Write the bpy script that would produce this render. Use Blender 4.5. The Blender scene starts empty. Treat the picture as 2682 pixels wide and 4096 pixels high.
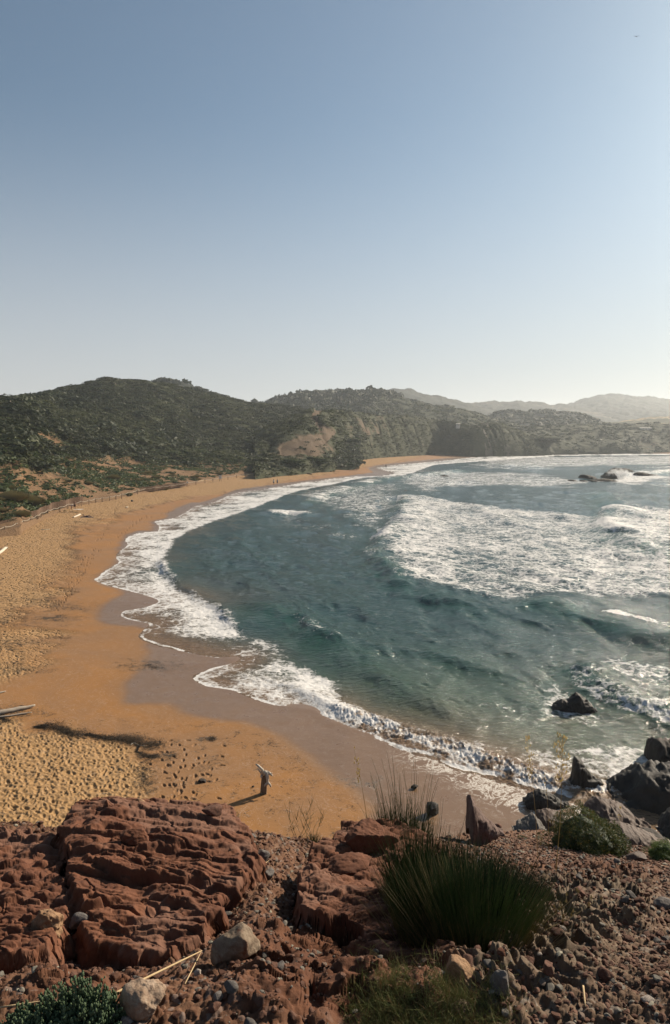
import bpy, bmesh, math, random
import numpy as np
from mathutils import Vector, Matrix
random.seed(7); RS = np.random.RandomState(11)
sc = bpy.context.scene; C = sc.collection
R = math.radians

# ------------------------------------------------------------------ camera, sky, sun, exposure
FOC, CX, CY, PITCH, CAMZ = 700.0, 335.0, 512.0, R(6.07), 15.0
cam = bpy.data.objects.new('camera', bpy.data.cameras.new('camera')); C.objects.link(cam)
cam.location = (0, 0, CAMZ); cam.rotation_euler = (R(90) - PITCH, 0, 0)
cam.data.sensor_fit = 'VERTICAL'; cam.data.sensor_height = 36; cam.data.lens = FOC / 1024 * 36
cam.data.clip_start = 0.05; cam.data.clip_end = 20000
sc.camera = cam
SUN_EL, SUN_AZ = R(29), R(50)
w = bpy.data.worlds.new('World'); sc.world = w; w.use_nodes = True
nt = w.node_tree; nt.nodes.clear()
sky = nt.nodes.new('ShaderNodeTexSky'); sky.sky_type = 'NISHITA'; sky.sun_disc = False
sky.sun_elevation = SUN_EL; sky.sun_rotation = SUN_AZ
sky.altitude = 0; sky.air_density = 1.0; sky.dust_density = 1.2; sky.ozone_density = 3.0
hs = nt.nodes.new('ShaderNodeHueSaturation'); hs.inputs['Saturation'].default_value = 0.86
bgn = nt.nodes.new('ShaderNodeBackground'); bgn.inputs[1].default_value = 0.051
out = nt.nodes.new('ShaderNodeOutputWorld')
nt.links.new(sky.outputs[0], hs.inputs['Color']); mt = nt.nodes.new('ShaderNodeMix'); mt.data_type = 'RGBA'; mt.blend_type = 'MULTIPLY'; mt.inputs[0].default_value = 1; mt.inputs[7].default_value = (.95, 1.06, 1.02, 1)
nt.links.new(hs.outputs[0], mt.inputs[6]); 
tcw = nt.nodes.new('ShaderNodeTexCoord'); sxyz = nt.nodes.new('ShaderNodeSeparateXYZ'); nt.links.new(tcw.outputs['Generated'], sxyz.inputs[0])
mrw = nt.nodes.new('ShaderNodeMapRange'); mrw.interpolation_type = 'SMOOTHSTEP'; nt.links.new(sxyz.outputs['Z'], mrw.inputs['Value'])      # pale sea air thickening towards the horizon
for k_, v_ in zip(('From Min', 'From Max', 'To Min', 'To Max'), (0.0, .42, .72, 0.0)): mrw.inputs[k_].default_value = v_
vw = nt.nodes.new('ShaderNodeMix'); vw.data_type = 'RGBA'; nt.links.new(mrw.outputs[0], vw.inputs[0]); nt.links.new(mt.outputs[2], vw.inputs[6]); vw.inputs[7].default_value = (6.6, 6.5, 6.8, 1)
nt.links.new(vw.outputs[2], bgn.inputs[0]); nt.links.new(bgn.outputs[0], out.inputs[0])
sl = bpy.data.lights.new('sun', 'SUN'); sl.energy = 5.0; sl.angle = R(0.5); sl.color = (1.0, 0.86, 0.68)
sun = bpy.data.objects.new('sun', sl); C.objects.link(sun)
sdir = Vector((math.sin(SUN_AZ) * math.cos(SUN_EL), math.cos(SUN_AZ) * math.cos(SUN_EL), math.sin(SUN_EL)))
sun.rotation_euler = sdir.to_track_quat('Z', 'Y').to_euler()
sc.view_settings.view_transform = 'Standard'; sc.view_settings.look = 'None'
sc.view_settings.exposure = 0.82; sc.view_settings.gamma = 1.0
cy = sc.cycles
cy.max_bounces = 6; cy.diffuse_bounces = 1; cy.glossy_bounces = 2; cy.transmission_bounces = 2; cy.transparent_max_bounces = 6
cy.volume_bounces = 1; cy.caustics_reflective = False; cy.caustics_refractive = False
cy.use_denoising = True; cy.sample_clamp_indirect = 4

# ------------------------------------------------------------------ projection helpers
sT, cT = math.sin(PITCH), math.cos(PITCH)
def rays(px, py):
    a = (np.asarray(px, float) - CX) / FOC; b = (np.asarray(py, float) - CY) / FOC
    return a, cT - b * sT, -(sT + b * cT)
def G(px, py, z=0.0):                       # point of the ground plane z seen at a pixel
    a, dy, dz = rays(px, py); t = (z - CAMZ) / dz
    return np.stack([a * t, dy * t, np.zeros_like(t) + z], -1)
def DY(px, py, Y):                          # point at world depth Y seen at a pixel
    a, dy, dz = rays(px, py); t = np.asarray(Y, float) / dy
    return np.stack([a * t, dy * t, CAMZ + dz * t], -1)
def proj(P):
    x, y, z = P[..., 0], P[..., 1], P[..., 2] - CAMZ
    f = y * cT - z * sT; d = -(z * cT + y * sT)
    return CX + FOC * x / f, CY + FOC * d / f

# ------------------------------------------------------------------ noise
def _h(ix, iy, iz, seed):
    n = (ix.astype(np.int64) * 73856093) ^ (iy.astype(np.int64) * 19349663) ^ (iz.astype(np.int64) * 83492791) ^ (seed * 2654435)
    n = (n ^ (n >> 13)) * 1274126177 & 0xffffffff
    n = (n ^ (n >> 16)) * 668265263 & 0xffffffff
    return ((n ^ (n >> 15)) & 0xffff) / 65535.0
def vnoise(x, y, seed=0):
    ix, iy = np.floor(x), np.floor(y); fx, fy = x - ix, y - iy
    fx = fx * fx * fx * (fx * (fx * 6 - 15) + 10); fy = fy * fy * fy * (fy * (fy * 6 - 15) + 10)
    z = np.zeros_like(ix)
    a, b = _h(ix, iy, z, seed), _h(ix + 1, iy, z, seed); c, d = _h(ix, iy + 1, z, seed), _h(ix + 1, iy + 1, z, seed)
    return (a + (b - a) * fx) * (1 - fy) + (c + (d - c) * fx) * fy
def vnoise3(x, y, zz, seed=0):
    iz = np.floor(zz); fz = zz - iz; fz = fz * fz * (3 - 2 * fz)
    ix, iy = np.floor(x), np.floor(y); fx, fy = x - ix, y - iy
    fx = fx * fx * (3 - 2 * fx); fy = fy * fy * (3 - 2 * fy)
    r = 0
    for k, wz in ((0, 1 - fz), (1, fz)):
        a, b = _h(ix, iy, iz + k, seed), _h(ix + 1, iy, iz + k, seed); c, d = _h(ix, iy + 1, iz + k, seed), _h(ix + 1, iy + 1, iz + k, seed)
        r = r + wz * ((a + (b - a) * fx) * (1 - fy) + (c + (d - c) * fx) * fy)
    return r
def fbm(x, y, s=1.0, octv=4, gain=.5, seed=0):       # about -1..1
    t = 0; a = 1; n = 0
    for o in range(octv):
        ca, sa = math.cos(o * 1.1 + seed), math.sin(o * 1.1 + seed)
        t = t + a * (vnoise((x * ca - y * sa) * s + 17 * o, (x * sa + y * ca) * s, seed + o) * 2 - 1); n += a; a *= gain; s *= 2.03
    return t / n * 1.6
def fbm3(x, y, z, s=1.0, octv=4, gain=.5, seed=0):
    t = 0; a = 1; n = 0
    for o in range(octv):
        t = t + a * (vnoise3(x * s + 7.3 * o, y * s, z * s, seed + o) * 2 - 1); n += a; a *= gain; s *= 2.03
    return t / n * 1.6
def voro(x, y, seed=0, jit=.9):                       # F1, F2, id
    ix, iy = np.floor(x), np.floor(y); z = np.zeros_like(ix)
    f1 = np.full(x.shape, 9.); f2 = np.full(x.shape, 9.); idd = np.zeros(x.shape)
    for dx in (-1, 0, 1):
        for dy in (-1, 0, 1):
            cx, cyy = ix + dx, iy + dy
            jx = cx + .5 + (_h(cx, cyy, z, seed) - .5) * jit; jy = cyy + .5 + (_h(cx, cyy, z + 1, seed) - .5) * jit
            d = np.hypot(x - jx, y - jy); m = d < f1
            f2 = np.where(m, f1, np.minimum(f2, d)); idd = np.where(m, _h(cx, cyy, z + 2, seed), idd); f1 = np.where(m, d, f1)
    return f1, f2, idd
def ss(a, b, x):
    t = np.clip((x - a) / (b - a), 0, 1); return t * t * (3 - 2 * t)

def smooth_poly(pts, n=6):                            # Catmull-Rom
    p = np.array(pts, float); q = np.vstack([p[0], p, p[-1]]); o = []
    for i in range(1, len(q) - 2):
        for k in range(n):
            t = k / n
            o.append(.5 * ((2 * q[i]) + (-q[i - 1] + q[i + 1]) * t + (2 * q[i - 1] - 5 * q[i] + 4 * q[i + 1] - q[i + 2]) * t * t + (-q[i - 1] + 3 * q[i] - 3 * q[i + 1] + q[i + 2]) * t ** 3))
    o.append(q[-2]); return np.array(o)
def seg_dist(X, Y, poly, closed=False):               # unsigned dist, side sign, arclength param 0..1
    P = np.asarray(poly)[:, :2]; A = P if closed else P[:-1]; B = np.roll(P, -1, 0) if closed else P[1:]
    best = np.full(X.shape, 1e18); side = np.zeros(X.shape); par = np.zeros(X.shape)
    L = np.hypot(*(B - A).T); cum = np.concatenate([[0], np.cumsum(L)]); tot = cum[-1]
    for i in range(len(A)):
        ax, ay = A[i]; bx, by = B[i]; dx, dy = bx - ax, by - ay; l2 = dx * dx + dy * dy + 1e-12
        t = np.clip(((X - ax) * dx + (Y - ay) * dy) / l2, 0, 1)
        ex, ey = X - ax - t * dx, Y - ay - t * dy; d = ex * ex + ey * ey; m = d < best
        best = np.where(m, d, best); side = np.where(m, np.sign(dx * ey - dy * ex), side); par = np.where(m, (cum[i] + t * L[i]) / tot, par)
    return np.sqrt(best), side, par
def inside(X, Y, poly):
    P = np.asarray(poly)[:, :2]; r = np.zeros(X.shape, bool); n = len(P)
    for i in range(n):
        x1, y1 = P[i]; x2, y2 = P[(i + 1) % n]
        if y1 == y2: continue
        c = ((y1 > Y) != (y2 > Y)) & (X < (x2 - x1) * (Y - y1) / (y2 - y1) + x1); r ^= c
    return r
def sd(X, Y, poly):                                    # >0 inside
    d, _, _ = seg_dist(X, Y, poly, True); return np.where(inside(X, Y, poly), d, -d)

# ------------------------------------------------------------------ mesh + tag helpers
def tag(o, label=None, cat=None, group=None, kind=None):
    if label: o['label'] = label
    if cat: o['category'] = cat
    if group: o['group'] = group
    if kind: o['kind'] = kind
    return o
def mesh(name, V, F, mat=None, smooth=True, attrs=None):
    V = np.asarray(V, np.float32).reshape(-1, 3); me = bpy.data.meshes.new(name)
    Fs = F if isinstance(F, (list, tuple)) else [F]
    Fs = [np.asarray(f, np.int32) for f in Fs if len(f)]
    me.vertices.add(len(V)); me.vertices.foreach_set('co', V.ravel())
    tot = sum(f.size for f in Fs); me.loops.add(tot); me.loops.foreach_set('vertex_index', np.concatenate([f.ravel() for f in Fs]))
    st = []; base = 0
    for f in Fs:
        st.append(base + np.arange(len(f)) * f.shape[1]); base += f.size
    st = np.concatenate(st).astype(np.int32)
    me.polygons.add(len(st)); me.polygons.foreach_set('loop_start', st)
    me.polygons.foreach_set('use_smooth', np.full(len(st), smooth))
    me.update(calc_edges=True); me.validate()
    for k, v in (attrs or {}).items():
        a = me.attributes.new(k, 'FLOAT', 'POINT'); a.data.foreach_set('value', np.asarray(v, np.float32).ravel())
    if mat: me.materials.append(mat)
    return me
def mk(name, V, F, mat=None, parent=None, smooth=True, attrs=None, loc=None):
    o = bpy.data.objects.new(name, mesh(name, V, F, mat, smooth, attrs)); C.objects.link(o)
    if loc is not None: o.location = loc
    if parent: o.parent = parent
    return o
def empty(name, loc, label, cat, group=None, rz=0):
    o = bpy.data.objects.new(name, None); C.objects.link(o); o.location = loc; o.rotation_euler[2] = rz
    o.empty_display_size = .1; return tag(o, label, cat, group)
def gfaces(nr, nc, keep=None):
    i = np.arange(nr * nc).reshape(nr, nc)
    f = np.stack([i[:-1, :-1], i[:-1, 1:], i[1:, 1:], i[1:, :-1]], -1).reshape(-1, 4)
    if keep is not None:
        k = keep.ravel(); f = f[k[f].all(1)]
    return f
def prune(V, F, attrs=None):
    u = np.unique(F); m = np.full(len(V), -1); m[u] = np.arange(len(u))
    return V[u], m[F], {k: v.ravel()[u] for k, v in (attrs or {}).items()}
def merge(parts):                                      # [(V,F,attrs)]
    Vs, T, Q = [], [], []; n = 0; at = {}
    for V, F, a in parts:
        Vs.append(V); (T if F.shape[1] == 3 else Q).append(F + n); n += len(V)
        for k, v in a.items(): at.setdefault(k, []).append(np.broadcast_to(v, (len(V),)))
    Fs = ([np.concatenate(Q)] if Q else []) + ([np.concatenate(T)] if T else [])
    return np.concatenate(Vs), Fs, {k: np.concatenate(v) for k, v in at.items()}
def ico(sub):
    bm = bmesh.new(); bmesh.ops.create_icosphere(bm, subdivisions=sub, radius=1)
    V = np.array([v.co[:] for v in bm.verts]); F = np.array([[v.index for v in f.verts] for f in bm.faces]); bm.free(); return V, F
ICO = {k: ico(k) for k in (1, 2, 3, 4, 5, 6)}
def tube(pts, rad, sides=6, caps=True):
    P = np.array(pts, float); n = len(P); rad = np.broadcast_to(np.asarray(rad, float), (n,)); V = []
    T = np.gradient(P, axis=0); T /= np.linalg.norm(T, axis=1, keepdims=True) + 1e-9
    up = np.array([0, 0, 1.]) if abs(T[0][2]) < .9 else np.array([1., 0, 0])
    for i in range(n):
        u = np.cross(T[i], up); u /= np.linalg.norm(u) + 1e-9; v = np.cross(T[i], u)
        for k in range(sides):
            a = 2 * math.pi * k / sides; V.append(P[i] + rad[i] * (u * math.cos(a) + v * math.sin(a)))
    F = []
    for i in range(n - 1):
        for k in range(sides):
            k2 = (k + 1) % sides; F.append([i * sides + k, i * sides + k2, (i + 1) * sides + k2, (i + 1) * sides + k])
    V = np.array(V)
    if caps:
        b = len(V); V = np.vstack([V, P[0], P[-1]])
        for k in range(sides):
            k2 = (k + 1) % sides; F.append([b, k2, k, k]); F.append([b + 1, (n - 1) * sides + k, (n - 1) * sides + k2, (n - 1) * sides + k2])
        F = [f if f[2] != f[3] else f for f in F]
        Q = np.array([f for f in F if f[2] != f[3]]); Tt = np.array([f[:3] for f in F if f[2] == f[3]])
        return V, Q, Tt
    return V, np.array(F), None
def tubes(lst, sides=6):                               # [(pts, rad)] -> merged V, [Q,T]
    Vs, Q, T = [], [], []; n = 0
    for p, r in lst:
        V, q, t = tube(p, r, sides); Vs.append(V); Q.append(q + n); T.append(t + n); n += len(V)
    return np.concatenate(Vs), [np.concatenate(Q), np.concatenate(T)]
def box(cx, cy_, cz, sx, sy, sz):
    V = np.array([[x, y, z] for x in (-.5, .5) for y in (-.5, .5) for z in (-.5, .5)]) * [sx, sy, sz] + [cx, cy_, cz]
    F = np.array([[0, 1, 3, 2], [4, 6, 7, 5], [0, 4, 5, 1], [2, 3, 7, 6], [0, 2, 6, 4], [1, 5, 7, 3]]); return V, F

# ------------------------------------------------------------------ material helpers
class M:
    k = .70                                             # albedo scale that goes with the exposure above
    def __init__(s, name):
        s.m = bpy.data.materials.new(name); s.m.use_nodes = True; s.t = s.m.node_tree; s.t.nodes.clear()
        s.out = s.n('ShaderNodeOutputMaterial'); s.b = s.n('ShaderNodeBsdfPrincipled'); s.l(s.b.outputs[0], s.out.inputs[0])
        s.co = s.n('ShaderNodeTexCoord').outputs['Object']
    def n(s, t, **k):
        x = s.t.nodes.new(t)
        for a, b in k.items(): setattr(x, a, b)
        return x
    def l(s, a, b): s.t.links.new(a, b)
    def put(s, sock, v):
        if hasattr(v, 'is_linked') or isinstance(v, bpy.types.NodeSocket): s.l(v, sock)
        elif isinstance(v, (tuple, list)) and len(v) == 3 and sock.type == 'RGBA': sock.default_value = (*[q * s.k for q in v], 1)
        else: sock.default_value = v
    def noise(s, scale, detail=4, rough=.5, dist=0, vec=None, typ='3D'):
        x = s.n('ShaderNodeTexNoise', noise_dimensions=typ); s.l(vec or s.co, x.inputs['Vector'])
        s.put(x.inputs['Scale'], scale); x.inputs['Detail'].default_value = detail; x.inputs['Roughness'].default_value = rough; x.inputs['Distortion'].default_value = dist
        return x.outputs['Fac']
    def voro(s, scale, feature='F1', vec=None, out='Distance'):
        x = s.n('ShaderNodeTexVoronoi', feature=feature); s.l(vec or s.co, x.inputs['Vector']); s.put(x.inputs['Scale'], scale); return x.outputs[out]
    def scale(s, v, vec=None):
        x = s.n('ShaderNodeMapping'); s.l(vec or s.co, x.inputs['Vector']); x.inputs['Scale'].default_value = v; return x.outputs[0]
    def math(s, op, a, b=0.0, clamp=False):
        x = s.n('ShaderNodeMath', operation=op, use_clamp=clamp); s.put(x.inputs[0], a); s.put(x.inputs[1], b); return x.outputs[0]
    def mr(s, v, a, b, c=0.0, d=1.0, sm=False):
        x = s.n('ShaderNodeMapRange', interpolation_type='SMOOTHSTEP' if sm else 'LINEAR')
        for k, q in zip(('Value', 'From Min', 'From Max', 'To Min', 'To Max'), (v, a, b, c, d)): s.put(x.inputs[k], q)
        return x.outputs[0]
    def mix(s, f, a, b):
        x = s.n('ShaderNodeMix', data_type='RGBA'); s.put(x.inputs[0], f); s.put(x.inputs[6], a); s.put(x.inputs[7], b); return x.outputs[2]
    def attr(s, name): return s.n('ShaderNodeAttribute', attribute_name=name).outputs['Fac']
    def rnd(s): return s.n('ShaderNodeObjectInfo').outputs['Random']
    def bump(s, h, st=.5, d=.05, nrm=None):
        x = s.n('ShaderNodeBump'); s.put(x.inputs['Strength'], st); s.put(x.inputs['Distance'], d); s.l(h, x.inputs['Height'])
        if nrm: s.l(nrm, x.inputs['Normal'])
        return x.outputs[0]
    def set(s, col=None, rough=None, nrm=None, spec=None):
        if col is not None: s.put(s.b.inputs['Base Color'], col)
        if rough is not None: s.put(s.b.inputs['Roughness'], rough)
        if nrm is not None: s.l(nrm, s.b.inputs['Normal'])
        if spec is not None: s.put(s.b.inputs['Specular IOR Level'], spec)
        return s.m
def simple(name, a, b, scale, rough=.85, bump=.3, bd=.01, spec=.3, tint=None):
    s = M(name); c = s.mix(s.noise(scale, 5, .6), a, b)
    if tint: c = s.mix(s.rnd(), c, tint)
    return s.set(c, rough, s.bump(s.noise(scale * 4, 4, .6), bump, bd), spec)
def leafmat(name, dark, light, extra=None, trans=.25):
    s = M(name); s.k = .85; t = s.attr('tint'); c = s.mix(t, dark, light)
    if extra: c = s.mix(s.mr(s.attr('tint2'), .8, 1.0), c, extra)
    s.set(c, .65, spec=.25)
    tr = s.n('ShaderNodeBsdfTranslucent'); s.l(c, tr.inputs[0]); mx = s.n('ShaderNodeMixShader'); mx.inputs[0].default_value = trans
    s.l(s.b.outputs[0], mx.inputs[1]); s.l(tr.outputs[0], mx.inputs[2]); s.l(mx.outputs[0], s.out.inputs[0]); return s.m

# ------------------------------------------------------------------ shore lines (pixel tables become world outlines)
shore_px = [(900, 452.6), (800, 453), (670, 453.4), (600, 454), (540, 455), (500, 456.2), (470, 457.5), (440, 461), (425, 462.3), (400, 464.5), (380, 467), (377, 468), (385, 470.5), (395, 473.2), (392, 474.6), (382, 475.7),
 (365, 476), (347, 476.8), (330, 479), (318, 481), (303, 482.3), (290, 485), (277, 487), (257, 490), (245, 491.5), (233, 494), (218, 501), (207, 504), (196, 506), (190, 510), (180, 516), (170, 519), (156, 521.5), (160, 526), (159, 531), (150, 532), (137.6, 533.5), (127, 539), (129, 545), (122, 551), (118, 558), (121, 562),
 (112, 568), (105, 572.6), (101, 577), (97, 579.5), (103, 583), (112, 586), (129, 590), (150, 596), (160, 601), (152, 606), (140, 609), (127, 611), (122.5, 614.5), (127, 618), (140, 621), (152, 624), (146, 631), (144.5, 638), (160, 644), (178, 648.5), (197, 654), (215, 657.5), (235, 658), (228, 664), (212, 670), (200, 675), (198, 679.5), (205, 684), (215, 686.5), (236, 689.5), (258, 698), (275, 704), (290, 707), (305, 708), (315, 710.5), (324, 717), (335, 722), (350, 728), (367, 732), (378, 737), (389, 742), (404, 748), (418, 751), (432, 755), (448, 762),
 (464, 767.5), (480, 771), (496.5, 775), (512, 780), (529, 784), (550, 789.5), (572, 796), (593, 803), (604, 809), (625, 822), (650, 838), (700, 862), (760, 885), (900, 930)]
SHORE = G(*smooth_poly(shore_px, 4).T)[:, :2]
SEA = np.vstack([SHORE, [[400, 20], [3500, 300], [3500, 1500]]])
def beach_h(s):                                        # s>0 seaward
    i = -s
    return np.where(i < 0, -.07 * np.abs(s) - .02 * np.minimum(np.abs(s), 1), .035 * np.minimum(i, 6) + .05 * np.clip(i - 6, 0, 24))
def on_beach(px, py):                                  # pixel -> world on the sloping sand
    px, py = np.asarray(px, float), np.asarray(py, float); z = np.full(px.shape, .4)
    for _ in range(7):
        p = G(px, py, z); z = .5 * z + .5 * beach_h(sd(p[..., 0], p[..., 1], SEA))
    p = G(px, py, z); return p

wet_px = [(470, 455.8), (430, 459.5), (400, 462.5), (376, 465.5), (368, 468.5), (372, 472), (360, 474), (335, 477), (303, 480.5), (262, 486), (235, 490), (222, 495), (200, 502), (188, 503), (168, 512), (164, 518), (150, 522), (152, 530), (135, 531), (124, 537), (118, 546), (116, 556), (108, 567), (100, 573), (94, 580), (108, 587), (118, 593), (110, 600), (101, 606), (96, 613), (97, 619), (107, 623), (120.5, 625), (134, 627), (144.5, 634), (143, 649), (137.6, 666), (127, 683), (122.5, 695), (128, 702.6), (150, 703.5), (168, 703.7), (176, 709), (184, 714), (215, 720), (247, 724), (273, 733), (301, 750), (322.5, 765), (338, 778), (352, 795), (361, 825), (370, 900)]
wp = smooth_poly(wet_px, 4); WET = on_beach(wp[:, 0], wp[:, 1])[:, :2]
WET = np.vstack([WET, [[60, 15], [3000, 15], [3000, 800]]])

# ------------------------------------------------------------------ sand
def make_beach():
    xs = np.concatenate([np.arange(-190, -10, 3.), np.arange(-10, 400, .62), np.arange(400, 700, 2.)])
    ys = np.concatenate([np.arange(449.5, 500, .6), np.arange(500, 860, .62), np.arange(860, 1300, 12)])
    PX, PY = np.meshgrid(xs, ys); P = G(PX, PY, .9); X, Y = P[..., 0], P[..., 1]
    s = sd(X, Y, SEA); z = beach_h(s)
    s2 = s
    wd = sd(X, Y, WET); pix = Y / FOC
    wet = ss(-.35 - pix * 2, .55 + pix * 2, wd + fbm(X, Y, .35, 3, seed=3) * .35)
    ppx, ppy = proj(np.stack([X, Y, z], -1))
    # trampled dry sand: landward of a soft line, and the corner below the weed line
    tr1 = on_beach(*np.array([(-200, 700), (0, 680), (20, 664), (30, 642), (14, 623), (32, 606), (54, 593), (60, 571), (69, 558), (71, 541), (95, 523), (129, 511), (193, 497), (258, 487), (322, 475), (360, 468), (420, 457)]).T)[:, :2]
    TR1 = np.vstack([tr1, [[200, 1200], [-900, 1200], [-600, 40]]])
    tr2 = on_beach(*np.array([(-200, 705), (0, 722), (40, 727), (75, 731), (110, 738), (135, 745), (150, 760), (148, 785), (158, 830)]).T)[:, :2]
    TR2 = np.vstack([tr2, [[-10, 15], [-60, 15]]])
    t1 = sd(X, Y, TR1); t2 = sd(X, Y, TR2)
    tram = np.maximum(ss(-2.2, 2.5, t1 + 2.5 * fbm(X, Y, .25, 3, seed=5)), ss(-1.0, 1.0, t2 + .9 * fbm(X, Y, .6, 3, seed=6)))
    ang = .5; xr = X * math.cos(ang) + Y * math.sin(ang); yr = -X * math.sin(ang) + Y * math.cos(ang)
    f1, f2, idd = voro(xr * 3.7 + .35 * fbm(X, Y, 2, 2, seed=8), yr * 3.0 + .35 * fbm(X, Y, 2, 2, seed=9), 4)
    f1b, _, idb = voro(xr * 6.6, yr * 5.2, 14)
    fade = 1 / (1 + (Y / 170) ** 2)
    dim = -.055 * (.3 + idd) * np.exp(-(f1 / .30) ** 2) + .025 * np.exp(-((f1 - .5) / .16) ** 2) - .03 * (idb > .4) * np.exp(-(f1b / .3) ** 2)
    z = z + tram * (dim * (1 - ss(38, 62, Y)) + .035 * fbm(X, Y, .7, 3, seed=2))
    # scattered footprints on the smooth sand
    feet = np.zeros_like(z)
    def trail(a, b, n, wob=.3, seed=1):
        r = np.random.RandomState(seed); A, B = on_beach(*map(float, a)), on_beach(*map(float, b)); d = (B - A)[:2]; L = np.hypot(*d); d = d / L; nn = np.array([-d[1], d[0]])
        m = int(n or L / .62)
        return [(*(A[:2] + d * L * k / m + nn * (.14 * (1 if k % 2 else -1) + r.randn() * wob * .4)), math.atan2(d[1], d[0]) + r.randn() * .15) for k in range(m)]
    F = []
    for k, (a, b) in enumerate([((165, 752), (192, 800)), ((178, 745), (200, 770)), ((172, 790), (215, 750)), ((160, 760), (196, 812)), ((186, 760), (170, 808)), ((205, 762), (190, 790)),
                               ((92, 556), (66, 600)), ((84, 556), (62, 604)), ((75, 585), (55, 612)), ((120, 500), (88, 560)), ((150, 512), (96, 552)), ((250, 492), (130, 522)), ((300, 481), (180, 506))]):
        F += trail(a, b, 0, seed=k)
    r = np.random.RandomState(5)
    q = on_beach(r.uniform(148, 225, 45), r.uniform(738, 812, 45)); F += [(p[0], p[1], r.uniform(0, 3)) for p in q]
    flat = np.stack([X.ravel(), Y.ravel()], 1); fz = feet.ravel()
    for fx, fy, fa in F:
        rr = .35
        m = np.where((np.abs(flat[:, 0] - fx) < rr) & (np.abs(flat[:, 1] - fy) < rr))[0]
        if not len(m): continue
        dx, dy = flat[m, 0] - fx, flat[m, 1] - fy; u = dx * math.cos(fa) + dy * math.sin(fa); v = -dx * math.sin(fa) + dy * math.cos(fa)
        e = np.sqrt((u / .145) ** 2 + (v / .065) ** 2); sc_ = 1 + fy / 60
        fz[m] += -.04 * sc_ * np.exp(-e ** 4) + .010 * np.exp(-((e - 1.35) / .25) ** 2)
    z = z + fz.reshape(z.shape)
    z += (1 - tram) * (.02 * fbm(X, Y, .12, 2, seed=21) + .004 * fbm(X, Y, 1.6, 3, seed=22)) * ss(0, 1, -s)
    # scour around the wet stone and drift stump
    weedline = on_beach(*np.array([(-40, 716), (0, 722), (20, 728), (45, 727), (62, 729), (80, 733), (105, 737), (130, 742), (150, 744)]).T)
    wl, _, _ = seg_dist(X, Y, weedline)
    weed = np.exp(-(wl / .8) ** 2) * .32
    for (a, b) in [((150, 744), (138, 760)), ((138, 760), (170, 756)), ((150, 790), (140, 770))]:
        d_, _, _ = seg_dist(X, Y, on_beach(*np.array([a, b], float).T)); weed = np.maximum(weed, .55 * np.exp(-(d_ / .9) ** 2))
    for (cx_, cy2, rr, st) in [(58, 608, 3, .5), (12, 600, 5, .45), (20, 622, 4, .45), (55, 616, 1.5, .5), (12, 644, 3, .5), (53, 618, 2, .6), (10, 668, 2.5, .5), (150, 665, 2, .55), (212, 739, .8, .6), (155, 668, 1.2, .5), (8, 712, 2, .6), (95, 532, 6, .4), (360, 783, 1.4, .45), (352, 800, 1.2, .4), (60, 525, 8, .35), (160, 497, 10, .35), (230, 487, 10, .3)]:
        p = on_beach(float(cx_), float(cy2)); weed = np.maximum(weed, st * np.exp(-(((X - p[0]) / (rr * 1.8)) ** 2 + ((Y - p[1]) / rr) ** 2)))
    weed = np.maximum(weed, .22 * (1 - wet) * ss(700, 730, ppy) + .12 * (1 - wet))
    # thin foam sheets left on the wet sand
    film = np.zeros_like(z)
    for pl, st in [([(430, 757), (470, 775), (510, 790), (560, 802), (600, 812)], .62), ([(480, 775), (505, 790), (520, 797)], .75), ([(535, 800), (560, 812), (590, 812)], .5)]:
        d_, _, _ = seg_dist(X, Y, on_beach(*np.array(pl, float).T)); film = np.maximum(film, st * np.exp(-(d_ / 1.1) ** 2))
    film *= wet
    keep = (s < 6) & (Y > 12)
    V = np.stack([X, Y, z], -1).reshape(-1, 3)
    V, F_, A = prune(V, gfaces(*X.shape, keep), dict(wet=wet, tram=tram, weed=weed, film=film, foot=np.clip(-fz.reshape(z.shape) * 25, 0, 1)))
    m = M('sand')
    co = m.co
    base = m.mix(m.noise(.35, 4, .6), (0.306, 0.141, 0.041), (0.383, 0.187, 0.063))
    base = m.mix(m.mr(m.noise(.13, 3, .5, 1.5), .35, .6), base, (0.284, 0.153, 0.071))
    dry = m.mix(m.noise(3.0, 5, .7), (0.383, 0.221, 0.093), (0.459, 0.291, 0.135))
    c = m.mix(m.attr('tram'), base, dry)
    c = m.mix(m.math('MULTIPLY', m.mr(m.noise(45, 3, .8), .3, .7), .35), c, (.30, .16, .07))
    wetc = m.mix(m.noise(.5, 4, .6, .8, m.scale((1, .35, 1))), (.180, .108, .062), (.245, .150, .086))
    c = m.mix(m.attr('wet'), c, wetc)
    wv = m.math('ADD', m.math('MULTIPLY', m.noise(9, 6, .75, .6, m.scale((1, 1.6, 1))), .6), m.math('MULTIPLY', m.noise(1.3, 4, .7, .5), .4))
    wf = m.mr(m.math('ADD', wv, m.math('MULTIPLY', m.attr('weed'), .36)), .68, .735)
    c = m.mix(wf, c, m.mix(m.noise(20, 2), (.025, .018, .010), (.075, .05, .03)))
    c = m.mix(m.math('MULTIPLY', m.attr('foot'), .3), c, (.2, .11, .05))
    fn = m.n('ShaderNodeTexNoise'); m.l(m.scale((.9, .9, 1)), fn.inputs['Vector']); fn.inputs['Scale'].default_value = 1.1; fn.inputs['Detail'].default_value = 7; fn.inputs['Distortion'].default_value = 2.2; fn.inputs['Roughness'].default_value = .6
    rid = m.math('ABSOLUTE', m.math('SUBTRACT', fn.outputs['Fac'], .5))
    ff = m.mr(m.math('SUBTRACT', m.math('MULTIPLY', m.attr('film'), .115), rid), -.01, .02)
    ff = m.math('MULTIPLY', ff, m.mr(m.noise(14, 3, .7), .35, .55), True)
    c = m.mix(ff, c, (.72, .68, .62))
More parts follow.
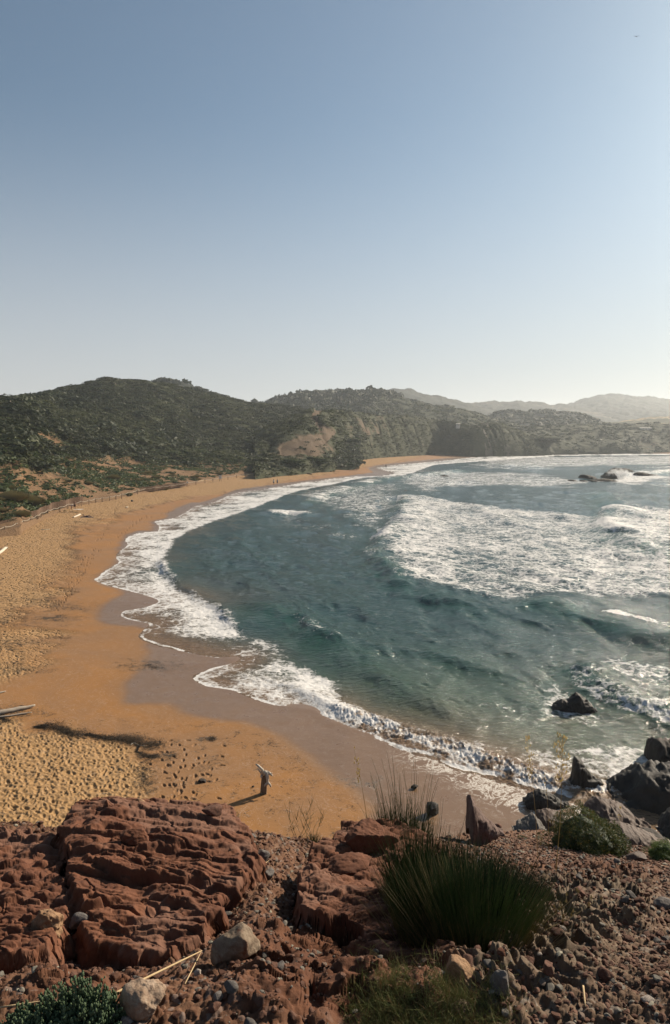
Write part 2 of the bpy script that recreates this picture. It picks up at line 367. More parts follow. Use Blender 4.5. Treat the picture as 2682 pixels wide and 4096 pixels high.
    rough = m.mr(m.math('SUBTRACT', m.attr('wet'), ff), 0, 1, .9, m.mr(m.noise(1.2, 3), .3, .7, .26, .40))
    nb = m.bump(m.noise(60, 4, .7), .5, .006)
    nb = m.bump(m.noise(6, 4, .65), m.mr(m.attr('wet'), 0, 1, .5, .08), .03, nb)
    nb = m.bump(wf, .6, .02, nb)
    cdv = m.n('ShaderNodeVectorMath', operation='LENGTH'); m.l(co, cdv.inputs[0]); far = m.mr(cdv.outputs['Value'], 38, 62)
    w1 = m.n('ShaderNodeVectorMath', operation='ADD'); w2 = m.n('ShaderNodeTexNoise'); w2.inputs['Scale'].default_value = 1.5; w2.inputs['Detail'].default_value = 3; m.l(co, w2.inputs['Vector']); m.l(co, w1.inputs[0]); m.l(w2.outputs['Color'], w1.inputs[1])
    tr_ = m.math('ADD', m.mr(m.voro(1.9, vec=w1.outputs[0]), .0, .45, 0, 1, True), m.math('MULTIPLY', m.mr(m.voro(3.7, vec=w1.outputs[0]), 0, .45, 0, 1, True), .5))
    nb = m.bump(m.math('MULTIPLY', m.math('MULTIPLY', tr_, m.attr('tram')), far), 1.0, .30, nb)
    m.set(c, rough, nb, m.mr(m.attr('wet'), 0, 1, .2, .32))
    o = mk('beach', V, F_, m.m, attrs=A); tag(o, kind='structure')
    return o
make_beach()

# ------------------------------------------------------------------ sea
def dpx(l): return [(x * .43004, y * .43004) for x, y in l]     # coordinates read at the 1558-wide display size
def make_sea():
    xs = np.concatenate([np.arange(88, 680, .8), np.arange(680, 860, 2.5)])
    ys = np.concatenate([np.arange(451.6, 470, .45), np.arange(470, 700, .7), np.arange(700, 850, .8), np.arange(850, 1000, 6)])
    PX, PY = np.meshgrid(xs, ys); P = G(PX, PY, 0.); X, Y = P[..., 0], P[..., 1]
    s = sd(X, Y, SEA); pixd = np.abs(np.gradient(Y, axis=0)) + .02
    z = np.full(X.shape, .012)
    inner = G(*smooth_poly(dpx([(1300, 1060), (1050, 1078), (1000, 1085), (940, 1108), (850, 1112), (780, 1128), (700, 1142), (620, 1172), (540, 1200), (470, 1225), (420, 1252), (396, 1285), (388, 1318), (425, 1362), (470, 1385), (540, 1430), (575, 1470), (650, 1490), (700, 1535), (790, 1580), (800, 1615), (850, 1655), (900, 1672), (1000, 1702), (1150, 1728), (1250, 1745), (1400, 1780), (1450, 1830), (1500, 1900)]), 3).T)[:, :2]
    INN = np.vstack([inner, [[400, 20], [3500, 300], [3500, 1500]]])
    si = sd(X, Y, INN)                                           # >0 beyond the swash zone
    calm = ss(0, 5, s)
    # ripples and chop
    chop = 0
    for L, a, an, sd_ in ((7.5, .16, .25, 31), (3.6, .10, .3, 32), (1.7, .070, .35, 33), (.8, .038, .4, 34), (.42, .016, .5, 35)):
        ca, sa = math.cos(-.45), math.sin(-.45)
        u = (X * ca - Y * sa) / L * 1.0; v = (X * sa + Y * ca) / L * .5
        n1 = fbm(u + .3 * fbm(X, Y, .5 / L, 2, seed=sd_ + 50), v, 1., 2, .5, sd_)
        rdg = 1 - np.abs(n1) * 2
        chop = chop + a * (.45 * rdg + .55 * n1) * ss(.5, 1.8, L / pixd)
    for lam, am, sd_ in ((15., .30, 91), (8.5, .20, 92), (4.8, .10, 93)):
        ph = 2 * math.pi * (s + 2.6 * fbm(X, Y, .05, 3, seed=sd_)) / lam; pk = ((1 + np.cos(ph)) / 2) ** 1.8
        z = z + am * (pk - .35) * ss(-.25, .5, fbm(X, Y, .045, 3, seed=sd_ + 5)) * ss(3, 12, si) * ss(.4, 1.5, lam / pixd / 2)
    z = z + 1.35 * chop * (.12 + .88 * calm) * (.25 + .75 * ss(-1, 6, si))
    crest = np.zeros_like(z); foam = np.zeros_like(z); lump = np.zeros_like(z)
    def wave(pl, A, wf, wb, taper=(.12, .12), lip=0, lipw=1.0, back=0, side=1):
        nonlocal z, crest, foam, lump
        Q = smooth_poly(dpx(pl), 4); W = G(Q[:, 0], Q[:, 1], A * .9)[:, :2]
        d, sg, t = seg_dist(X, Y, W); d = d * sg * side + .35 * fbm(X, Y, .35, 2, seed=41)          # >0: shoreward front
        tp = ss(0, taper[0] + 1e-6, t) * ss(0, taper[1] + 1e-6, 1 - t) * (.8 + .35 * fbm(X, Y, .12, 2, seed=int(pl[0][0])))
        g = np.where(d > 0, np.exp(-(d / wf) ** 2), np.exp(-(np.abs(d) / wb) ** 1.6)) * tp
        z += A * g - A * .25 * np.exp(-((d - 2.2 * wf) / (1.6 * wf)) ** 2) * tp
        crest = np.maximum(crest, np.exp(-((d - wf * .6) / (wf * .9)) ** 2) * tp * min(1, A))
        if lip:
            f = lip * tp * np.exp(-(np.maximum(d - lipw, 0) / (.35 * lipw)) ** 2) * np.exp(-(np.maximum(-d, 0) / (back or lipw)) ** 1.5)
            foam = np.maximum(foam, f); lump = np.maximum(lump, .7 * f * np.exp(-(d / (1.6 * lipw)) ** 2))
    wave([(945, 1148), (935, 1180), (930, 1205), (895, 1245), (885, 1285), (908, 1318), (950, 1352), (1020, 1366), (1080, 1384), (1150, 1410), (1210, 1432), (1270, 1470), (1320, 1520)], .85, 1.9, 6, (.05, .25), 0, side=-1)
    wave([(945, 1148), (935, 1180), (930, 1205), (895, 1245), (885, 1285), (908, 1318), (950, 1352)], .35, 1.2, 4, (.05, .2), 1.0, 1.6, 9, side=-1)
    wave([(1180, 1378), (1280, 1398), (1350, 1414), (1420, 1432), (1500, 1452), (1600, 1475), (1700, 1500)], .85, 1.9, 5, (.2, .02), 0, side=-1)
    wave([(1400, 1424), (1440, 1436), (1500, 1450), (1600, 1475), (1700, 1500)], .15, .8, 2, (.15, .02), .95, .7, 1.4, side=-1)
    wave([(540, 1385), (620, 1412), (690, 1432), (720, 1466), (760, 1478), (800, 1498), (860, 1522), (940, 1560)], .50, 1.9, 4.0, (.25, .3), 0, side=-1)
    wave([(692, 1428), (712, 1458), (740, 1470), (770, 1484), (808, 1500)], .25, .6, 2, (.15, .2), 1.0, .7, 1.7, side=-1)
    wave([(800, 1500), (900, 1560), (1010, 1620), (1100, 1660), (1180, 1700), (1260, 1720)], .38, 1.7, 4, (.3, .3), .0, side=-1)
    wave([(980, 1480), (1060, 1520), (1180, 1560), (1280, 1600)], .3, 1.3, 3, (.3, .3), 0, side=-1)
    wave([(1390, 1130), (1420, 1165), (1440, 1190), (1415, 1210), (1430, 1232), (1470, 1248), (1530, 1262), (1620, 1280)], 1.1, 3.4, 9, (.25, .02), 0, side=-1)
    wave([(1422, 1178), (1412, 1210), (1430, 1232), (1470, 1248), (1530, 1262)], .4, 1.8, 5, (.1, .2), 1.0, 1.6, 16, side=-1)
    wave([(1345, 1535), (1380, 1572), (1430, 1600), (1480, 1620), (1560, 1640), (1660, 1665)], .50, 1.3, 4, (.1, .02), .80, 1.3, 4.0, side=-1)
    wave([(640, 1190), (665, 1184), (690, 1186), (712, 1192)], .6, 1.4, 4, (.2, .2), 1.0, 1.5, 4, side=-1)
    wave([(690, 1172), (730, 1152), (790, 1135), (880, 1113), (960, 1103), (1040, 1098)], .7, 3, 8, (.1, .2), .9, 2.2, 7, side=-1)
    wave([(960, 1102), (1010, 1096), (1090, 1090)], 1.0, 4, 10, (.2, .2), .5, 2, 6, side=-1)
    wave([(1180, 1080), (1210, 1078), (1260, 1086)], 1.2, 5, 12, (.2, .2), .9, 4, 20, side=-1)
    wave([(1480, 1100), (1540, 1093), (1620, 1092)], 1.3, 6, 12, (.2, .1), .8, 4, 20, side=-1)
    wave([(384, 1290), (382, 1312), (400, 1338), (430, 1358), (470, 1385), (520, 1415), (560, 1448), (600, 1470)], .35, .6, 1.8, (.15, .2), 1.0, .8, .8, side=-1)
    wave([(600, 1560), (700, 1600), (780, 1640), (860, 1665), (900, 1680), (1000, 1712), (1100, 1742), (1200, 1778), (1300, 1815), (1400, 1850)], .22, .5, 1.6, (.25, .1), .0, side=-1)
    # foam fields
    def field(pl, st, soft, nz=.35, ns=.15):
        nonlocal foam
        W = G(*np.array(dpx(pl)).T)[:, :2]; q = sd(X, Y, W) + nz * soft * 1.6 * fbm(X, Y, ns, 3, seed=len(pl))
        foam = np.maximum(foam, st * ss(-soft, soft, q))
    field([(942, 1150), (1000, 1155), (1200, 1182), (1400, 1196), (1600, 1200), (1900, 1230), (1900, 1420), (1558, 1395), (1400, 1400), (1260, 1398), (1180, 1412), (1080, 1384), (1000, 1366), (950, 1352), (905, 1316), (886, 1285), (895, 1245), (930, 1210)], .76, 2.6)
    field([(886, 1285), (900, 1230), (945, 1150), (1040, 1170), (1080, 1260), (1100, 1350), (1080, 1384), (1000, 1364), (950, 1352), (905, 1316)], .82, 3)
    field([(700, 1145), (800, 1130), (940, 1120), (945, 1150), (930, 1205), (905, 1240), (820, 1225), (780, 1190), (700, 1172)], .66, 5)
    field([(900, 1110), (1050, 1095), (1250, 1100), (1400, 1120), (1330, 1135), (1100, 1130), (1000, 1150), (940, 1140)], .72, 9)
    field([(1050, 1068), (1200, 1062), (1400, 1060), (1700, 1058), (1700, 1080), (1400, 1085), (1300, 1095), (1180, 1095), (1050, 1085)], .74, 30)
    field([(1480, 1085), (1700, 1075), (1700, 1140), (1500, 1135)], .72, 20)
    field([(1430, 1180), (1600, 1185), (1800, 1200), (1800, 1290), (1558, 1275), (1470, 1250)], .78, 6)
    field([(1350, 1540), (1420, 1530), (1500, 1530), (1600, 1540), (1700, 1560), (1700, 1660), (1558, 1640), (1450, 1612), (1400, 1580)], .70, 1.6)
    field([(1370, 1120), (1500, 1095), (1560, 1110), (1480, 1128)], .9, 6)
    field([(1230, 1590), (1290, 1580), (1380, 1620), (1420, 1650), (1400, 1690), (1300, 1680), (1240, 1660)], .68, 1.6)
    field([(1140, 1640), (1200, 1640), (1220, 1665), (1160, 1660)], .72, .6)
    field([(860, 1520), (960, 1520), (1000, 1545), (960, 1570), (880, 1560)], .60, 1.6)
    field([(1180, 1750), (1350, 1720), (1500, 1720), (1620, 1760), (1620, 1900), (1400, 1860), (1250, 1800)], .74, 1.5)
    field([(1400, 1420), (1600, 1440), (1600, 1560), (1400, 1540)], .46, 6)
    field([(640, 1190), (760, 1215), (900, 1250), (760, 1260), (600, 1230)], .52, 6)
    # swash zone
    wid = s / np.maximum(s - si, .5)                              # 0 shore .. 1 inner edge
    sw = ss(-.40, -.20, s + .12 * fbm(X, Y, 1.2, 3, seed=62)) * ss(1.0, -1.2, si)
    nn = fbm(X, Y, .22, 3, seed=61)
    dens = .69 + .18 * ss(.3, .95, wid) + .20 * nn
    dens = dens + .12 * ss(50, 90, Y)
    dens = np.maximum(dens, .95 * np.exp(-(np.maximum(s, 0) / (.08 + Y * .0018)) ** 2) * ss(-.9, -.1, fbm(X, Y, .4, 3, seed=63)))
    for pl, k in [([(334, 1482), (400, 1475), (520, 1500), (560, 1530), (500, 1535), (420, 1520), (360, 1500)], .40), ([(395, 1350), (470, 1365), (480, 1385), (420, 1378)], .45), ([(700, 1610), (800, 1650), (870, 1690), (800, 1668), (740, 1640)], .95), ([(620, 1520), (700, 1560), (760, 1600), (700, 1600), (620, 1560)], .8)]:
        q = sd(X, Y, G(*np.array(dpx(pl)).T)[:, :2]); dens = np.where(dens > .9, dens, dens + (k - dens) * ss(-.4, .8, q))
    _, py0 = proj(np.stack([X, Y, z], -1))
    foam = np.maximum(foam, sw * np.clip(dens, 0, 1))
    # churned shore break along the lower beach
    br = G(*smooth_poly(dpx([(735, 1640), (800, 1668), (870, 1695), (940, 1722), (1010, 1745), (1080, 1770), (1150, 1793), (1230, 1820), (1300, 1838), (1380, 1858), (1440, 1850)]), 3).T)[:, :2]
    d_, sg, t_ = seg_dist(X, Y, br); d_ = d_ * -sg
    churn = np.exp(-((d_ + .5) / 1.1) ** 2) * ss(0, .1, t_)
    lump = np.maximum(lump, churn); foam = np.maximum(foam, churn * (.92 + .2 * nn))
    z += churn * .12
    lum = np.abs(fbm(X, Y, 1.9, 4, .6, seed=71)); lum2 = np.abs(fbm(X, Y, 5, 3, .6, seed=72))
    z += lump * (.10 * lum + .09 * lum2) * np.minimum(1, 25 / Y + .5) + foam * .03 * fbm(X, Y, 3.0, 3, seed=73) * ss(0, 1.5, s) * ss(0.2, 1, .8 / pixd)
    z = np.where(s < 0, z + .02 * s, z)
    # thickness of the turbulent brown water
    turb = np.exp(-(np.maximum(s - 1, 0) / (3.1 + 1.6 * fbm(X, Y, .07, 2, seed=81))) ** 1.2)
    turb = np.maximum(turb, .85 * churn)
    olive = np.exp(-(s / 22) ** 1.5) * ss(620, 700, py0)
    keep = (s > -2.0)
    V = np.stack([X, Y, z], -1).reshape(-1, 3)
    V, F_, A = prune(V, gfaces(*X.shape, keep), dict(foam=foam, crest=crest, turb=turb, olive=olive, lump=lump))
    m = M('sea_water'); co = m.co
    teal = m.mix(m.noise(.06, 3, .6, 1), (.013, .050, .048), (.025, .074, .066))
    c = m.mix(m.attr('olive'), teal, m.mix(m.noise(.2, 3), (.045, .090, .062), (.070, .100, .062)))
    c = m.mix(m.math('MULTIPLY', m.attr('crest'), .75), c, (.040, .145, .092))  # lighter green wave fronts: sunlight through the water painted into the base colour
    c = m.mix(m.attr('turb'), c, m.mix(m.noise(.8, 4), (.17, .105, .06), (.26, .17, .10)))
    n1 = m.noise(.55, 9, .66, .5); n2 = m.noise(.09, 4, .6, .4); ns = m.noise(3.1, 6, .7, .3)
    ve = m.voro(.9, 'DISTANCE_TO_EDGE', vec=None)
    dst = m.n('ShaderNodeVectorMath', operation='ADD'); nz3 = m.n('ShaderNodeTexNoise'); nz3.inputs['Scale'].default_value = .9; nz3.inputs['Detail'].default_value = 5; m.l(co, nz3.inputs['Vector'])
    sc3 = m.n('ShaderNodeVectorMath', operation='SCALE'); m.l(nz3.outputs['Color'], sc3.inputs[0]); sc3.inputs['Scale'].default_value = 1.6
    m.l(co, dst.inputs[0]); m.l(sc3.outputs[0], dst.inputs[1])
    ve = m.voro(.85, 'DISTANCE_TO_EDGE', vec=dst.outputs[0]); lace = m.mr(ve, 0, .16, 1, 0)
    ve2 = m.voro(2.6, 'DISTANCE_TO_EDGE', vec=dst.outputs[0]); lace2 = m.mr(ve2, 0, .2, 1, 0)
    val = m.math('ADD', m.math('ADD', m.math('MULTIPLY', n1, .45), m.math('MULTIPLY', n2, .2)), m.math('MULTIPLY', ns, .35))
    val = m.math('ADD', val, m.math('ADD', m.math('MULTIPLY', lace, .075), m.math('MULTIPLY', lace2, .045)))
    lo = m.mr(m.attr('foam'), 0, 1, .80, .40)
    ff = m.math('DIVIDE', m.math('SUBTRACT', val, lo), .12, True)
    ff = m.math('MULTIPLY', ff, m.mr(m.attr('foam'), .05, .2))
    fcol = m.mix(m.noise(1.6, 6, .7), (.66, .65, .63), (.98, .97, .96))
    fcol = m.mix(m.math('MULTIPLY', m.math('MULTIPLY', m.attr('turb'), m.attr('lump')), m.mr(m.noise(1.3, 5, .7), .54, .66)), fcol, (.34, .22, .12))
    hb = m.math('ADD', m.math('MULTIPLY', m.noise(2.6, 6, .62, .8, m.scale((.45, 1.2, 1))), 1.15), m.math('MULTIPLY', m.noise(.5, 3, .5), 1.5))
    nb = m.bump(hb, .7, .22); nb = m.bump(m.noise(9, 4, .6), .15, .03, nb)
    m.set(c, .10, nb, .5); m.b.inputs['IOR'].default_value = 1.33
    fb = m.n('ShaderNodeBsdfPrincipled'); m.put(fb.inputs['Base Color'], fcol); fb.inputs['Roughness'].default_value = .75; fb.inputs['Specular IOR Level'].default_value = .25
    m.l(m.bump(m.math('ADD', ff, m.math('MULTIPLY', m.noise(5, 6, .7), 1.4)), .5, .06), fb.inputs['Normal'])
    mx = m.n('ShaderNodeMixShader'); m.l(ff, mx.inputs[0]); m.l(m.b.outputs[0], mx.inputs[1]); ft = m.n('ShaderNodeBsdfTranslucent'); m.l(fcol, ft.inputs[0]); fm = m.n('ShaderNodeMixShader'); fm.inputs[0].default_value = .06; m.l(fb.outputs[0], fm.inputs[1]); m.l(ft.outputs[0], fm.inputs[2]); m.l(fm.outputs[0], mx.inputs[2]); m.l(mx.outputs[0], m.out.inputs[0])
    o = mk('sea', V, F_, m.m, attrs=A); tag(o, kind='structure'); return o
make_sea()
bed = mk('seabed', [[-6000, -200, -2.5], [6000, -200, -2.5], [6000, 9000, -2.5], [-6000, 9000, -2.5]], np.array([[0, 1, 2, 3]]), simple('seabed_sand', (.03, .06, .06), (.05, .08, .07), .01)); tag(bed, kind='structure')

# ------------------------------------------------------------------ hills
SURF = {}
def loft(secs, dx, nrow, x0=None, x1=None, backs=((60, -25), (250, -80))):
    """secs: [(px, [(py, Y)...])] bottom to ridge -> grid of world points"""
    sx = np.array([s[0] for s in secs], float); K = len(secs[0][1])
    xs = np.arange(x0 if x0 is not None else sx[0], (x1 if x1 is not None else sx[-1]) + .01, dx)
    tab = np.array([[list(k) for k in s[1]] for s in secs], float)                    # S,K,2
    def interp(col):
        p = smooth_poly(np.stack([sx, col], 1), 8); return np.interp(xs, p[:, 0], p[:, 1])
    PYc = np.stack([interp(tab[:, k, 0]) for k in range(K)]); Yc = np.stack([interp(tab[:, k, 1]) for k in range(K)])   # K,nx
    t = np.linspace(0, K - 1, nrow); i = np.clip(t.astype(int), 0, K - 2); f = (t - i)[:, None]
    py = PYc[i] * (1 - f) + PYc[i + 1] * f
    def cr(A):
        a0, a1, a2, a3 = A[np.maximum(i - 1, 0)], A[i], A[i + 1], A[np.minimum(i + 2, K - 1)]
        return .5 * (2 * a1 + (-a0 + a2) * f + (2 * a0 - 5 * a1 + 4 * a2 - a3) * f ** 2 + (-a0 + 3 * a1 - 3 * a2 + a3) * f ** 3)
    py = cr(PYc); YY = cr(Yc)
    P = DY(np.broadcast_to(xs, py.shape), py, YY)
    rows = [P]; last = P[-1]
    for dY, dz in backs:
        q = last.copy(); q[:, 0] *= (q[:, 1] + dY) / q[:, 1]; q[:, 1] += dY; q[:, 2] += dz; rows.append(q[None])
    fr = P[0].copy(); fr[:, 0] *= (fr[:, 1] - 2) / fr[:, 1]; fr[:, 1] -= 2; fr[:, 2] -= 1.2
    return np.concatenate([fr[None]] + rows), xs
def hillmat(name, g1, g2, soil1, soil2, sc_=1.0):
    m = M(name); m.k = .8
    veg = m.mr(m.math('ADD', m.attr('veg'), m.mr(m.noise(.25 * sc_, 6, .7), .2, .8, -.35, .35)), .4, .6)
    g = m.mix(m.mr(m.noise(.12 * sc_, 6, .7), .35, .65), g1, g2)
    s_ = m.mix(m.noise(.4 * sc_, 6, .7), soil1, soil2)
    c = m.mix(veg, s_, g)
    c = m.mix(m.mr(m.attr('rock'), .4, .7), c, m.mix(m.noise(.5, 5, .7), (.16, .13, .11), (.30, .26, .22)))
    return m.set(c, .9, m.bump(m.noise(1.2 * sc_, 6, .75), .9, .5 / sc_), .15)
HM = {}
def hill(name, secs, dx, nrow, mat, bumpH=1.0, cell=3.0, veg=None, rock=None, gully=0, seed=1, backs=((60, -25), (250, -80)), fadeb=True, wide=(1.6, 1), drop=0):
    P, xs = loft(secs, dx, nrow, backs=backs); X, Y, Z = P[..., 0], P[..., 1], P[..., 2]
    nr = P.shape[0]; rowt = np.linspace(0, 1, nr)[:, None]
    V_ = np.ones(X.shape) if veg is None else veg(X, Y, Z, np.broadcast_to(xs, X.shape), rowt)
    rk = np.zeros(X.shape) if rock is None else rock(X, Y, Z, np.broadcast_to(xs, X.shape), rowt)
    ca, sa = math.cos(.4), math.sin(.4); u = X * ca + Y * sa; v = -X * sa + Y * ca
    f1, f2, idd = voro(u / cell / wide[0] + .3 * fbm(X, Y, .3 / cell, 2, seed=seed), v / cell / wide[1], seed)
    dome = np.sqrt(np.clip(1 - (f1 / .75) ** 2, 0, 1)) * (.35 + .65 * idd)
    f1b, _, ib = voro(u / cell * 2.3, v / cell * 2.3, seed + 5); dome2 = np.clip(1 - f1b, 0, 1) * .35
    fade = ss(0, .06, rowt) if fadeb else 1
    vg = ss(.3, .6, V_ + .25 * fbm(X, Y, .06, 3, seed=seed + 9))
    Z = Z + bumpH * (dome + dome2) * vg * fade + bumpH * 1.1 * fbm(X, Y, .035, 3, seed=seed + 2) * fade
    if gully:
        gg = np.abs(fbm(u * 1.0, v * .25, gully, 3, seed=seed + 3)); Z = Z - (1 - gg).clip(0, 1) ** 4 * 2.2 * fade * (rowt < .9) * ss(0, .15, rowt)
    Z = Z + rk * 2.0 * np.abs(fbm(X, Y, .2, 4, .6, seed=seed + 4))
    Z = Z - drop * ss(0, .25, rowt)
    P = np.stack([X, Y, Z], -1)
    o = mk(name, P.reshape(-1, 3), gfaces(*X.shape), mat, attrs=dict(veg=V_, rock=rk)); tag(o, kind='structure')
    SURF[len(SURF)] = None
    return P, V_ * np.ones(X.shape)

# leaf clump template: quads spread over a flattened half dome
def clump_tpl(n, leaf, seed, flat=.6, rag=.25):
    r = np.random.RandomState(seed); th = r.uniform(0, 2 * math.pi, n); cz = r.uniform(0, 1, n) ** .8; sr = np.sqrt(1 - cz ** 2); rr = 1 - rag * r.rand(n)
    Cn = np.stack([np.cos(th) * sr, np.sin(th) * sr, cz * flat], 1) * rr[:, None]
    N = Cn / [1, 1, flat ** 2] + r.randn(n, 3) * .5; N /= np.linalg.norm(N, axis=1, keepdims=True)
    U = np.cross(N, r.randn(n, 3)); U /= np.linalg.norm(U, axis=1, keepdims=True); W = np.cross(N, U)
    l = leaf * r.uniform(.6, 1.4, n)[:, None]
    Q = np.stack([Cn - U * l, Cn - W * l * .6, Cn + U * l, Cn + W * l * .6], 1).reshape(-1, 3)
    return Q, np.arange(4 * n).reshape(n, 4)
def scatter(name, P, mask, count, size, mat, n=26, leaf=.32, flat=.6, seed=3, wide=1.3, tintf=None, label=None, power=1.0, cat=None):
    r = np.random.RandomState(seed); tpl = [clump_tpl(n, leaf, seed + k, flat) for k in range(5)]
    X = P[..., 0]; e1 = np.linalg.norm(P[1:, :-1] - P[:-1, :-1], axis=-1); e2 = np.linalg.norm(P[:-1, 1:] - P[:-1, :-1], axis=-1)
    wgt = ((e1 * e2) ** power * np.clip(mask[:-1, :-1], 0, 1)).ravel(); wgt /= wgt.sum()
    idx = r.choice(len(wgt), count, p=wgt); i, j = np.unravel_index(idx, e1.shape)
    a, b = r.rand(count)[:, None], r.rand(count)[:, None]
    B = (P[i, j] * (1 - a) + P[i, j + 1] * a) * (1 - b) + (P[i + 1, j] * (1 - a) + P[i + 1, j + 1] * a) * b
    S = r.uniform(size[0], size[1], count) * (1 + (r.rand(count) > .93) * .7); ang = r.uniform(-.5, .9, count)
    tint = r.rand(count) if tintf is None else tintf(B, r)
    parts = []
    for k in range(5):
        sel = np.where(np.arange(count) % 5 == k)[0]; T, F = tpl[k]
        ca, sa = np.cos(ang[sel])[:, None], np.sin(ang[sel])[:, None]; s_ = S[sel][:, None]
        x = T[None, :, 0] * s_ * wide; y = T[None, :, 1] * s_; zz = T[None, :, 2] * s_
        V = np.stack([x * ca - y * sa, x * sa + y * ca, zz - .1 * s_], -1) + B[sel][:, None, :]
        FF = (F[None] + (np.arange(len(sel)) * len(T))[:, None, None]).reshape(-1, 4)
        tt = np.repeat(np.clip(tint[sel][:, None] + r.randn(len(sel), len(F)) * .15, 0, 1), 4, axis=1)
        parts.append((V.reshape(-1, 3), FF, dict(tint=tt.ravel())))
    V, Fs, A = merge(parts); o = mk(name, V, Fs, mat, smooth=False, attrs=A)
    tag(o, label, cat, kind='stuff'); return o

scrub_m = leafmat('scrub_leaves', (.016, .025, .009), (.068, .080, .026))
scrub_far = leafmat('far_scrub_leaves', (.020, .030, .014), (.052, .064, .030))
pine_m = leafmat('pine_leaves', (.012, .022, .010), (.040, .055, .022))
hm_main = hillmat('scrub_hill', (.022, .030, .013), (.060, .068, .030), (.150, .090, .050), (.270, .165, .088))
hm_spur = hillmat('spur_slope', (.026, .034, .015), (.062, .068, .032), (.085, .060, .036), (.15, .100, .062))
hm_far = hillmat('far_hill', (.030, .038, .030), (.062, .069, .055), (.12, .10, .07), (.17, .145, .10), .4)

# distant ridges
def simple_secs(ridge, base, Yr, Yb, K=5):
    return [(x, [(base + (py - base) * (k / (K - 1)), Yb + (Yr - Yb) * (k / (K - 1)) ** 1.3) for k in range(K)]) for x, py in ridge]
def vegf(lo, hi, s=.01, seed=1): return lambda X, Y, Z, px, t: lo + (hi - lo) * (.5 + .5 * fbm(X, Y, s, 3, seed=seed))
hill('hill', simple_secs([(540, 416), (555, 410), (565, 405.5), (585, 399.5), (603, 396), (622, 395.3), (637, 397.2), (645, 397), (655, 398.6), (670, 400.5), (700, 404), (760, 400), (840, 408)], 430, 2300, 1500), 1., 60, hm_far, 4, 22, vegf(.55, 1.2, .004, 3), seed=3)
hill('hill', simple_secs([(440, 410), (465, 404), (480, 402), (490, 401.3), (500, 402.2), (512, 402), (520, 401.3), (530, 403), (560, 406), (590, 410), (620, 416), (660, 424), (700, 428)], 430, 1900, 1250), 1., 60, hm_far, 3.5, 18, vegf(.4, 1.1, .005, 4), seed=4)
hill('hill', simple_secs([(370, 396), (387, 391.5), (397, 389.3), (405, 389.6), (417, 392.3), (430, 395), (447, 399.3), (465, 404), (485, 409), (510, 416)], 430, 1500, 1100), 1., 50, hm_far, 3, 14, vegf(.6, 1.2, .006, 5), seed=5)
hill('hill', simple_secs([(590, 424), (620, 420.5), (650, 418), (680, 417), (720, 414), (800, 412)], 432, 1150, 900), 1., 40, hillmat('field_hill', (.05, .06, .03), (.09, .09, .05), (.30, .23, .13), (.36, .28, .16), .4), 2, 14, vegf(.0, .8, .008, 6), seed=6)
P_, v_ = hill('hill', simple_secs([(480, 420), (495, 415), (505, 413.3), (525, 412.4), (545, 412), (560, 412.5), (575, 414), (588, 417.5), (597, 421), (612, 426), (640, 430)], 436, 1000, 800), .8, 60, hm_far, 2.5, 9, vegf(.75, 1.2, .008, 7), seed=7)
scatter('scrub', P_, v_, 1500, (3, 6), scrub_far, seed=31)
P_, v_ = hill('hill', simple_secs([(150, 388), (160, 382.5), (168, 381), (176, 382), (190, 387), (205, 392.5), (220, 397.5), (240, 402.5), (262, 405), (290, 410)], 432, 680, 560), .7, 60, hm_far, 2, 6, vegf(.8, 1.2, .01, 8), seed=8)
scatter('scrub', P_, v_, 1200, (2.5, 4), scrub_far, seed=32)
# wooded hill behind the bay
P_, v_ = hill('hill', simple_secs([(225, 410), (240, 405.5), (255, 403), (262, 401.5), (275, 398.5), (288, 395), (300, 392.5), (314, 391.5), (327, 391), (336, 390.3), (344, 389.5), (355, 389.6), (365, 389), (377, 389.5), (387, 391), (398, 394), (410, 397), (422, 399.5), (434, 402), (450, 404.5), (463, 407), (480, 411), (500, 416.5), (515, 421), (530, 425), (560, 430)], 437, 860, 600), .6, 110, hm_main, 2.0, 6, vegf(.7, 1.3, .012, 9), seed=9, backs=((60, -20), (200, -60)), drop=4.2)
pxm, pym = proj(P_)
wood = v_ * ((pxm < 375) | ((pxm < 400) & (pym < 397))) * ss(600, 700, P_[..., 1])
scatter('scrub', P_, v_, 8000, (1.1, 2.6), scrub_m, seed=33, tintf=lambda B, r: np.clip(.45 + .5 * fbm(B[:, 0], B[:, 1], .02, 2, seed=3) + .2 * r.randn(len(B)), 0, 1))
scatter('far_wood', P_, wood * (.25 + (np.arange(P_.shape[0])[:, None] > 85)), 2600, (3.2, 5.6), pine_m, n=34, flat=1.0, seed=34, wide=.95)
